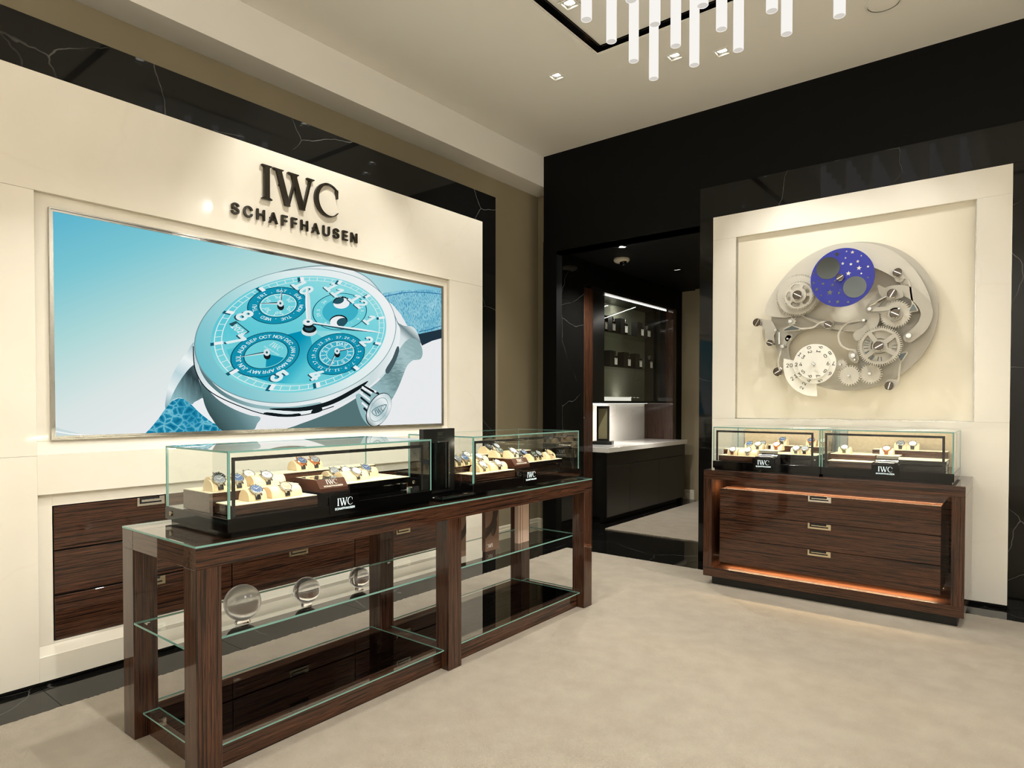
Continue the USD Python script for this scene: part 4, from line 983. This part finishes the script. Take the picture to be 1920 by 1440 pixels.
def around(words, cx, cy, r, h, a0, step, outward=True, bold=True):
    """Words set round a circle, the first at the angle a0 (degrees), the rest clockwise; tops outward."""
    out = []
    for k, w in enumerate(words):
        if not w: continue
        a = a0 - step * k; n = len(w)
        for i, ch in enumerate(w):
            if ch == " ": continue
            aa = a - (i - (n - 1) / 2) * math.degrees(h * .92 / r)
            m = R(T(text(ch, h, 1, bold)), aa - 90, (0, 0, 1)); out.append(T(m, cx + r * math.cos(math.radians(aa)), cy + r * math.sin(math.radians(aa))))
    return out


def ang(px, py, s): q = HIp(px, py) - np.array(sub[s][:2]); return math.degrees(math.atan2(q[1], q[0]))


put(around("SAT . SUN . MON . TUE . WED . THU . FRI .".split(), *sub["nine"][:2], .268, .046, ang(527, 543.5, "nine"), 360 / 14), "print_line")
put(around("OCT NOV DEC JAN FEB MAR APR MAY JUN JUL AUG SEP".split(), *sub["six"][:2], .287, .047, ang(496, 631.5, "six"), 30), "print_line")
put(around([w for k in list(range(27, 32, 2)) + list(range(1, 27, 2)) for w in (str(k), ".")], *sub["three"][:2], .288, .040, ang(633.5, 632, "three"), 360 / 32.5), "print_line")
put(around("4 . 29.5 . 24 . 20 . 24 . 29.5 . 4 .".split(), *sub["moon"][:2], .295, .040, ang(595, 583, "moon") + 52, 22), "print_line")
put(around("60 10 20 30 40 50".split(), *sub["nine"][:2], .145, .045, ang(547, 561, "nine"), 60), "print_line")
put(around("DAY 7 6 5 4 3 2 1".split(), *sub["three"][:2], .170, .05, ang(641, 642, "three"), 45), "print_line")
x, y, r = sub["three"]; pr(Hs(unary_union([ringd(.205, .214, x, y), ringd(.128, .135, x, y)] + [seg((x + .13 * math.cos(a), y + .13 * math.sin(a)), (x + .21 * math.cos(a), y + .21 * math.sin(a)), .009) for a in np.radians(ang(641, 642, "three") + 22 - 45 * np.arange(8))])), "print_line", "printed_subdial_track")
x, y, r = sub["nine"]; pr(Hs(unary_union([ringd(.198, .208, x, y)] + [seg((x + .165 * math.cos(a), y + .165 * math.sin(a)), (x + .2 * math.cos(a), y + .2 * math.sin(a)), .008) for a in np.radians(30 * np.arange(12) + 10)])), "print_line", "printed_subdial_track")
# small logo on the month dial
q0, q1 = HIp(505, 643), HIp(528, 657); tilt = math.degrees(math.atan2(q1[1] - q0[1], q1[0] - q0[0])); qc = (q0 + q1) / 2
put([T(R(logo(.066, 1), tilt, (0, 0, 1)), *qc)], "print_line")
q2 = (HIp(491, 644) + HIp(524, 671)) / 2; put([T(R(text("SCHAFFHAUSEN", .022, 1, spacing=.15), tilt, (0, 0, 1)), *q2)], "print_line")
# year window
yw = [(427.5, 607.5), (441, 602), (467, 622.5), (455, 628.5)]
pr(Wp(yw, curve=False), "print_ink", "printed_window"); pr(Wp([(433, 613), (443, 606), (463, 622), (455, 628.5)], curve=False), "print_teal_light", "printed_window")
q0, q1 = HIp(436, 611), HIp(457, 627); tl = math.degrees(math.atan2(q1[1] - q0[1], q1[0] - q0[0])); put([T(R(text("2024", .062, 1, True), tl, (0, 0, 1)), *((q0 + q1) / 2))], "print_white")
# applied numerals and hour blocks (with their printed shadow)
for k in (12, 1, 2, 4, 5, 7, 8, 10, 11):
    a = math.radians(90 - 30 * k); rr = .80
    m = text(str(k), .165, 1, True)
    put([T(m, rr * math.cos(a) - .008, rr * math.sin(a) - .022)], "print_ink"); put([T(m, rr * math.cos(a) + dx_, rr * math.sin(a) + dy_) for dx_, dy_ in ((-.007, 0), (.007, 0), (0, .006), (0, -.006))], "print_line")
for m_, dx, dy in (("print_shadow", -.014, -.03), ("print_white", 0, 0)):
    _layer[0] += 1
    for k in range(12): pr(Hs(affinity.translate(affinity.rotate(sbox(-.024, .925, .024, 1.012), -30 * k, origin=(0, 0)), dx, dy)), m_, "printed_hour_mark", False)
# hands
def hand(pts, m="print_white", nm="printed_hand"): pr(Wp(pts, 4), m, nm)
for s, tips in (("nine", ((527, 540), (484, 569.5))), ("six", ((447, 669.5),)), ("three", ((662.5, 652), (612.5, 693)))):
    c_ = W(*{"nine": (523.5, 569), "six": (498, 661), "three": (629.5, 658.5)}[s])
    for tp in tips:
        tp_ = W(*tp); d_ = (tp_ - c_); nn = np.array([-d_[1], d_[0]]) / np.linalg.norm(d_) * .009
        pr(Polygon([c_ + nn, tp_ + nn * .25, tp_ - nn * .25, c_ - nn]), "print_silver", "printed_hand"); pr(Polygon([c_ - nn * .1, tp_, tp_ - nn * .25, c_ - nn]), "print_ink", "printed_hand")
    pr(Point(*(c_ + [0.002, -.022])).buffer(.026), "print_dark", "printed_hub"); pr(Point(*c_).buffer(.024), "print_silver", "printed_hub"); pr(Point(*c_).buffer(.008), "print_ink", "printed_hub")
hand([(572.5, 538), (570, 560), (571, 588), (573, 604), (580, 604), (580, 580), (578, 556)]); hand([(573.5, 540), (573.5, 570), (575, 604), (580, 604), (580, 580), (577, 552)], "print_silver")
hand([(582, 603.5), (620, 609.5), (670, 616), (700, 621), (713.5, 625), (695, 622.5), (650, 618.5), (610, 611), (582, 607.5)]); hand([(582, 606.5), (620, 612), (670, 619.5), (713, 625.2), (690, 622.7), (650, 619.5), (610, 612.5), (582, 608.5)], "print_ink")
def oval(px, py, rx, ry, m): pr(Wp([(px + rx * math.cos(a), py + ry * math.sin(a)) for a in np.linspace(0, 2 * math.pi, 16, endpoint=False)], 4), m, "printed_hub")
oval(577, 622, 14.5, 8.5, "print_silver"); oval(577.5, 617, 13, 7.5, "print_dark"); oval(577, 615, 8, 6, "print_ink"); oval(575.5, 610, 9.5, 5.5, "print_dark"); oval(575, 604.5, 10.5, 6.5, "print_silver"); oval(575, 604, 8, 4.8, "print_white"); oval(575, 603.5, 3.2, 2, "print_ink")
# crown
cw = [(664, 742), (676, 737), (694, 726), (700, 723), (716, 735), (724, 746), (727, 758), (716, 790), (700, 800), (688, 797), (678, 786), (671, 770)]
pr(Wp(cw, 4), "print_steel_c", "printed_crown")
for k in range(13):
    a = math.radians(62 + 17 * k); p0 = np.array([706 + 24 * math.cos(a) * .62 - 24 * math.sin(a) * .3, 768 - 34 * math.sin(a)]); p1 = p0 + np.array([-15 - 2 * math.sin(a), -9 + 4 * math.cos(a)])
    pr(LineString([W(*p0), W(*p1)]).buffer(.0085, 2), "print_white" if k % 2 else "print_dark", "printed_crown_tooth")
face = affinity.rotate(affinity.scale(Point(0, 0).buffer(1, 40), 34, 20.5), -62)
def facep(s, dx=0): return [(707 + dx + x * s, 768 + y * s) for x, y in np.array(face.exterior.coords)[:-1:6]]
ramp_lit("print_crown_face", W(690, 800), W(724, 740), [(0, (70, 96, 100)), (.2, (230, 238, 238)), (.5, (176, 200, 204)), (.8, (236, 242, 242)), (1, (190, 212, 216))])
pr(Wp(facep(1.0), 3), "print_dark", "printed_crown"); pr(Wp(facep(.96, .6), 3), "print_crown_face", "printed_crown"); pr(Wp(facep(.72), 3).difference(Wp(facep(.69), 3)), "print_mid", "printed_crown")
pr(Wp([(693, 772), (705, 762), (722, 758), (716, 771), (704, 781)], 3).difference(Wp([(695, 772), (706, 764), (720, 760), (714, 770), (704, 779)], 3)), "print_mid", "printed_crown")
m = R(logo(.040, 1), 22, (0, 0, 1)); c_ = W(708.5, 769); _layer[0] += 1
m.vertices = np.c_[m.vertices[:, :2] + c_, m.vertices[:, 2] * .0001]; obj("printed_lettering", T(swap(m, TO_LEFT), XP + .00016 * _layer[0]), "print_ink", poster)
# ------------------------------------------------------------------ chandelier: thirty frosted glass tubes
t = thing("tube_chandelier", "chandelier of many hanging white glowing glass tubes in the ceiling tray", "chandelier")
obj("canopy", bx(-2.05, -.33, 2.53, 3.98, CZ - .008, CZ + .011, .002), "white_enamel", t)
tube_p = lathe([(0, 0), (.0235, 0), (.0235, .0025), (.0285, .0025)] if False else [(.0268, .0), (.0295, .0025), (.0295, .70), (.012, .708), (0, .708)], 28)
end_p = lathe([(0, .004), (.0265, .004), (.0268, .0005), (.0255, .002), (0, .002)], 28)
for i in range(6):
    for j in range(5):
        x, y, z = -1.857 + .267 * i, 3.793 - .267 * j, 3.55
        g = obj("glass_tube", T(tube_p, x, y, z), "tube_glow", t, 40)
        obj("tube_end", T(cyl(.0262, .003, .006, 28), x, y, z), "tube_end", g)
        obj("hanger", T(cyl(.005, .705, CZ - 3.55 - .006, 8), x, y, z), "chrome", g)

# ------------------------------------------------------------------ watches on their cushions
ell_a, ell_b = .044, .050      # the cushion's half depth and height


def cushion(name, label, group, loc, rot, w, tall=1.0):
    t = thing(name, label, "cushion", group, loc, rot)
    th = np.linspace(0, math.pi, 15); p = Polygon([(ell_a - ell_a * math.cos(a), ell_b * tall * math.sin(a) ** .8) for a in th])
    m = swap(ext(p, w), [[0, 0, 1], [1, 0, 0], [0, 1, 0]])
    obj("pad", T(m, -w / 2, 0, 0), "cream_leather", t, 50)
    for s in (-1, 1):
        sm = swap(ext(p.buffer(.0008).difference(p.buffer(-.0004)), .0012), [[0, 0, 1], [1, 0, 0], [0, 1, 0]]); obj("seam", T(sm, s * (w / 2 - .008) - .0006, 0, 0), "cream_seam", t)
    return t


def wristwatch(label, group, loc, rot, case, dial, strap, r=.029, upright=False, lean=0):
    t = thing("wristwatch", label, "watch", group, loc, rot)
    el = math.radians(54 + lean)                     # how far the dial looks up
    n = np.array([0, -math.cos(el), math.sin(el)])
    pa = math.atan2(ell_b * math.sin(el), ell_a * math.cos(el))   # the cushion's point with that normal
    c = np.array([0, ell_a - ell_a * math.cos(pa), ell_b * math.sin(pa)]) + n * .003
    x = np.array([1.0, 0, 0]); yv = np.cross(n, x)
    F = np.eye(4); F[:3, 0], F[:3, 1], F[:3, 2], F[:3, 3] = x, yv, n, c
    def place(m): m = m.copy(); m.apply_transform(F); return m
    obj("case", place(lathe([(0, 0), (r * .86, 0), (r * .97, .002), (r * .97, .0065), (r, .0075), (r * .96, .0105), (r * .86, .0115), (r * .84, .0100), (0, .0100)], 30)), case, t, 35)
    obj("dial", place(lathe([(0, .0103), (r * .83, .0103), (r * .83, .0101), (0, .0101)], 30)), dial, t)
    hm = "dial_white" if dial not in ("dial_white", "dial_silver", "dial_cream") else "ink"
    h1, h2, mk = r * .48, r * .70, [R(sbox_(-.0006, r * .66, .0006, r * .78, .0003), 30 * k, (0, 0, 1)) for k in range(12)]
    obj("dial_marks", place(T(cat(mk), 0, 0, .0103)), hm, t)
    obj("hands", place(T(cat(R(sbox_(-.0008, -.002, .0008, h1, .0004), 52, (0, 0, 1)), R(sbox_(-.0006, -.002, .0006, h2, .0004), -58, (0, 0, 1))), 0, 0, .0107)), hm, t)
    obj("crown", place(T(swap(cyl(.0026, 0, .004, 12), [[0, 0, 1], [1, 0, 0], [0, 1, 0]]), r * .98, 0, .005)), case, t)
    lug = cat(*[T(R(bx(-.0022, .0022, -.007, .007, -.004, .005, .001), -sy_ * 0, (1, 0, 0)), sx_ * r * .46, sy_ * r * 1.02, .002) for sx_ in (-1, 1) for sy_ in (-1, 1)])
    obj("lug", place(lug), case, t)
    # strap: follows the cushion from the front foot to the case, and from the case down the back
    sw = r * .40
    for a0, a1 in ((0.06, pa - .45), (pa + .45, math.pi - .3)):
        th = np.linspace(a0, a1, 12)
        ce = np.array([(ell_a - (ell_a + .0018) * math.cos(a), max(.0016, (ell_b + .0018) * math.sin(a) ** .8)) for a in th])
        band_ = LineString(ce).buffer(.0014, cap_style=2)
        if strap.startswith("bracelet"):
            L_ = LineString(ce); nl = int(L_.length / .0062)
            ms = [T(swap(ext(shapely.ops.substring(L_, L_.length * k / nl + .0004, L_.length * (k + 1) / nl - .0004).buffer(.0016, cap_style=2), sw * 1.8), [[0, 0, 1], [1, 0, 0], [0, 1, 0]]), -sw * .9) for k in range(nl)]
            obj("bracelet", cat(ms), case, t)
        else: obj("strap", T(swap(ext(band_, sw * 2), [[0, 0, 1], [1, 0, 0], [0, 1, 0]]), -sw), strap, t)
    return t


def sbox_(x0, y0, x1, y1, th): return bx(x0, x1, y0, y1, 0, th)


for nm, c in dict(dial_blue=(70, 92, 128), dial_black=(20, 22, 24), dial_white=(238, 236, 226), dial_silver=(196, 198, 198), dial_cream=(240, 230, 200), dial_green=(46, 58, 42), dial_grey=(120, 126, 132), dial_salmon=(206, 150, 128), dial_tan=(196, 166, 124)).items(): plain(nm, c, .22, coat=.6)
plain("strap_black", (20, 20, 21), .5); plain("strap_brown", (118, 66, 46), .55); plain("strap_green", (78, 78, 42), .7); plain("strap_white", (236, 230, 216), .5); plain("strap_tan", (214, 188, 150), .6); plain("strap_grey", (86, 90, 92), .6); plain("cream_seam", (196, 168, 124), .6); plain("black_ceramic", (24, 24, 25), .18, coat=.5)
S1, S2, S3, S4 = ((-2.58, 1.371, TZ, 90), (-2.583, 2.898, TZ, 90), (-2.033, 5.278, CH, 0), (-1.197, 5.278, CH, 0))


def on(S, px, py, ztop, vfix=None, dz=0):
    """Case-local place of something seen at a pixel on a riser whose top is ztop above the case's foot (or, with vfix, on that depth)."""
    ox, oy, oz, rot = S
    if vfix is None: P = at(px, py, 2, oz + ztop + dz)
    else: P = at(px, py, 0, ox - vfix) if rot == 90 else at(px, py, 1, oy + vfix)
    P = np.array(P); P[2] = oz + ztop
    return P, rot


def show(S, px, py, ztop, w, case, dial, strap, label, group, vfix=None, r=.029, off=0, lean=0, cush=True):
    P, rot = on(S, px, py, ztop, vfix); P[2] += .0006
    if cush:
        c = P.copy(); c[1 if rot == 90 else 0] += off
        cushion("watch_cushion", "cream cushion under the " + " ".join(label.split()[:4]) + " " + " ".join(label.split("; ")[1].split()), None, tuple(c), rot, w)
    wristwatch(label.replace(";", ","), None, tuple(P), rot, case, dial, strap, r, lean=lean)


A, B, C_, D_ = "near table case", "far table case", "left chest case", "right chest case"
LOW, MID, RGT, REAR = .122, .165, .150, .201
show(S1, 484, 935.6, LOW, .085, "steel", "dial_blue", "strap_black", f"steel watch with blue dial; low front riser, {A}", None, vfix=.088)
show(S1, 539.4, 928.8, LOW, .155, "steel", "dial_salmon", "strap_black", f"steel watch with salmon dial; low front riser, {A}", None, vfix=.088)
show(S1, 414.4, 921, MID, .075, "steel", "dial_grey", "strap_black", f"steel watch with grey dial; leftmost on second step, {A}", None)
show(S1, 448.8, 917.5, MID, .075, "steel", "dial_blue", "strap_black", f"steel watch with blue dial; second step, {A}", None)
show(S1, 503.5, 911, MID, .165, "steel", "dial_silver", "strap_black", f"steel watch with silver dial; front row of second step, {A}", None, off=.01)
show(S1, 414, 906, MID, .075, "steel", "dial_black", "strap_black", f"steel watch with black dial; back row of second step, {A}", None, vfix=.335)
show(S1, 470, 903, MID, .165, "steel", "dial_cream", "strap_tan", f"pale gold watch with cream dial; back row of second step, {A}", None, vfix=.335)
show(S1, 672, 900.5, RGT, .165, "steel", "dial_white", "bracelet", f"white dial watch on steel bracelet; front of raised riser, {A}", None, off=-.01, vfix=.16)
show(S1, 652.5, 897, RGT, .08, "steel", "dial_silver", "strap_grey", f"silver dial watch, bracelet hidden; second row of raised riser, {A}", None, vfix=.235)
show(S1, 631, 893, RGT, .075, "steel", "dial_grey", "bracelet", f"grey dial watch on bracelet; left back of raised riser, {A}", None, vfix=.25)
show(S1, 690, 891, RGT, .15, "steel", "dial_blue", "bracelet", f"blue dial watch on bracelet; right back of raised riser, {A}", None, vfix=.26)
show(S1, 569, 882, REAR, .08, "rose_gold", "dial_blue", "strap_black", f"rose gold watch, blue dial; left on highest riser, {A}", None)
show(S1, 593.4, 879.5, REAR, .08, "rose_gold", "dial_grey", "strap_black", f"rose gold watch, grey dial; right on highest riser, {A}", None)
show(S2, 908.4, 885.2, LOW, .085, "steel", "dial_silver", "bracelet", f"steel chronograph on bracelet; low front riser, {B}", None, vfix=.088)
show(S2, 936.8, 881.8, LOW, .17, "steel", "dial_white", "strap_black", f"white dial watch; low front riser, {B}", None, vfix=.088)
show(S2, 861.5, 875, MID, .06, "steel", "dial_grey", "strap_green", f"grey dial watch on green strap; beside mirror, {B}", None)
show(S2, 875, 873.3, MID, .06, "steel", "dial_blue", "strap_green", f"blue dial watch on green strap; second step, {B}", None)
show(S2, 901.3, 870.3, MID, .165, "steel", "dial_white", "strap_brown", f"white dial watch on brown strap; second step, {B}", None)
show(S2, 879, 862, MID, .075, "steel", "dial_silver", "strap_black", f"silver dial watch; back row of second step, {B}", None, vfix=.335)
show(S2, 940.9, 858.4, .186, .085, "steel", "dial_green", "strap_green", f"green dial watch; name block, {B}", None, vfix=.20)
show(S2, 965.6, 858.5, .186, .085, "steel", "dial_white", "bracelet", f"white dial watch on bracelet; name block, {B}", None, vfix=.125)
show(S2, 920, 850, REAR, .07, "black_ceramic", "dial_black", "strap_white", f"black watch on white strap; left on highest riser, {B}", None, vfix=.385)
show(S2, 934, 848, REAR, .07, "black_ceramic", "dial_grey", "strap_white", f"dark watch on white strap; right on highest riser, {B}", None, vfix=.385)
show(S2, 1004, 865.3, RGT, .07, "black_ceramic", "dial_green", "strap_green", f"green watch on olive strap; front of raised riser, {B}", None, vfix=.118)
show(S2, 1013.3, 864, RGT, .07, "black_ceramic", "dial_grey", "strap_green", f"grey watch on olive strap; front of raised riser, {B}", None, vfix=.118)
show(S2, 1034, 861.8, RGT, .11, "nickel", "dial_tan", "strap_tan", f"sand coloured watch; right of raised riser, {B}", None, vfix=.118)
show(S2, 976, 862, RGT, .07, "black_ceramic", "dial_black", "strap_black", f"black watch on black strap; left back of raised riser, {B}", None, vfix=.24)
show(S2, 986, 860, RGT, .07, "black_ceramic", "dial_blue", "strap_black", f"black watch, blue dial; back of raised riser, {B}", None, vfix=.25)
show(S3, 1372.5, 850, LOW, .08, "steel", "dial_white", "strap_brown", f"white dial watch on brown strap; low front riser, {C_}", None, vfix=.065)
show(S3, 1401, 853, LOW, .15, "steel", "dial_silver", "bracelet", f"silver dial watch on bracelet; low front riser, {C_}", None, vfix=.065)
show(S3, 1420, 845, MID, .075, "steel", "dial_silver", "strap_black", f"silver dial watch on black strap; second step, {C_}", None, vfix=.215)
show(S3, 1404, 844, MID, .075, "steel", "dial_blue", "bracelet", f"blue dial watch on bracelet; second step, {C_}", None, vfix=.215)
show(S3, 1428.5, 842, MID, .07, "steel", "dial_grey", "strap_grey", f"grey dial watch on grey strap; back of second step, {C_}", None, vfix=.32)
show(S3, 1455, 841, .172, .085, "rose_gold", "dial_silver", "strap_brown", f"rose gold watch on brown strap; mirror-fronted block, {C_}", None, vfix=.14)
show(S3, 1466, 836, REAR, .07, "steel", "dial_blue", "strap_black", f"blue dial watch; left on highest riser, {C_}", None, vfix=.39)
show(S3, 1520, 838, REAR, .075, "rose_gold", "dial_blue", "strap_grey", f"rose gold watch on grey strap; highest riser, {C_}", None, vfix=.39)
show(S3, 1543, 838, REAR, .075, "rose_gold", "dial_white", "strap_brown", f"white dial gold watch; right on highest riser, {C_}", None, vfix=.39)
show(S3, 1491.8, 849, RGT, .08, "steel", "dial_silver", "strap_grey", f"silver dial watch on grey strap; raised riser, {C_}", None, vfix=.12)
show(S3, 1508, 850, RGT, .08, "steel", "dial_grey", "strap_black", f"grey dial watch on black strap; raised riser, {C_}", None, vfix=.12)
show(S4, 1582.5, 851.3, MID, .085, "steel", "dial_silver", "strap_green", f"silver dial watch on green strap; second step, {D_}", None, vfix=.215)
show(S4, 1661.6, 849, .172, .085, "rose_gold", "dial_cream", "strap_brown", f"rose gold watch, cream dial; mirror-fronted block, {D_}", None, vfix=.14)
show(S4, 1688, 844, REAR, .085, "steel", "dial_grey", "strap_black", f"grey dial watch on black strap; left on highest riser, {D_}", None, vfix=.39)
show(S4, 1710.6, 844.6, REAR, .085, "steel", "dial_white", "strap_black", f"white dial watch on black strap; right on highest riser, {D_}", None, vfix=.39)
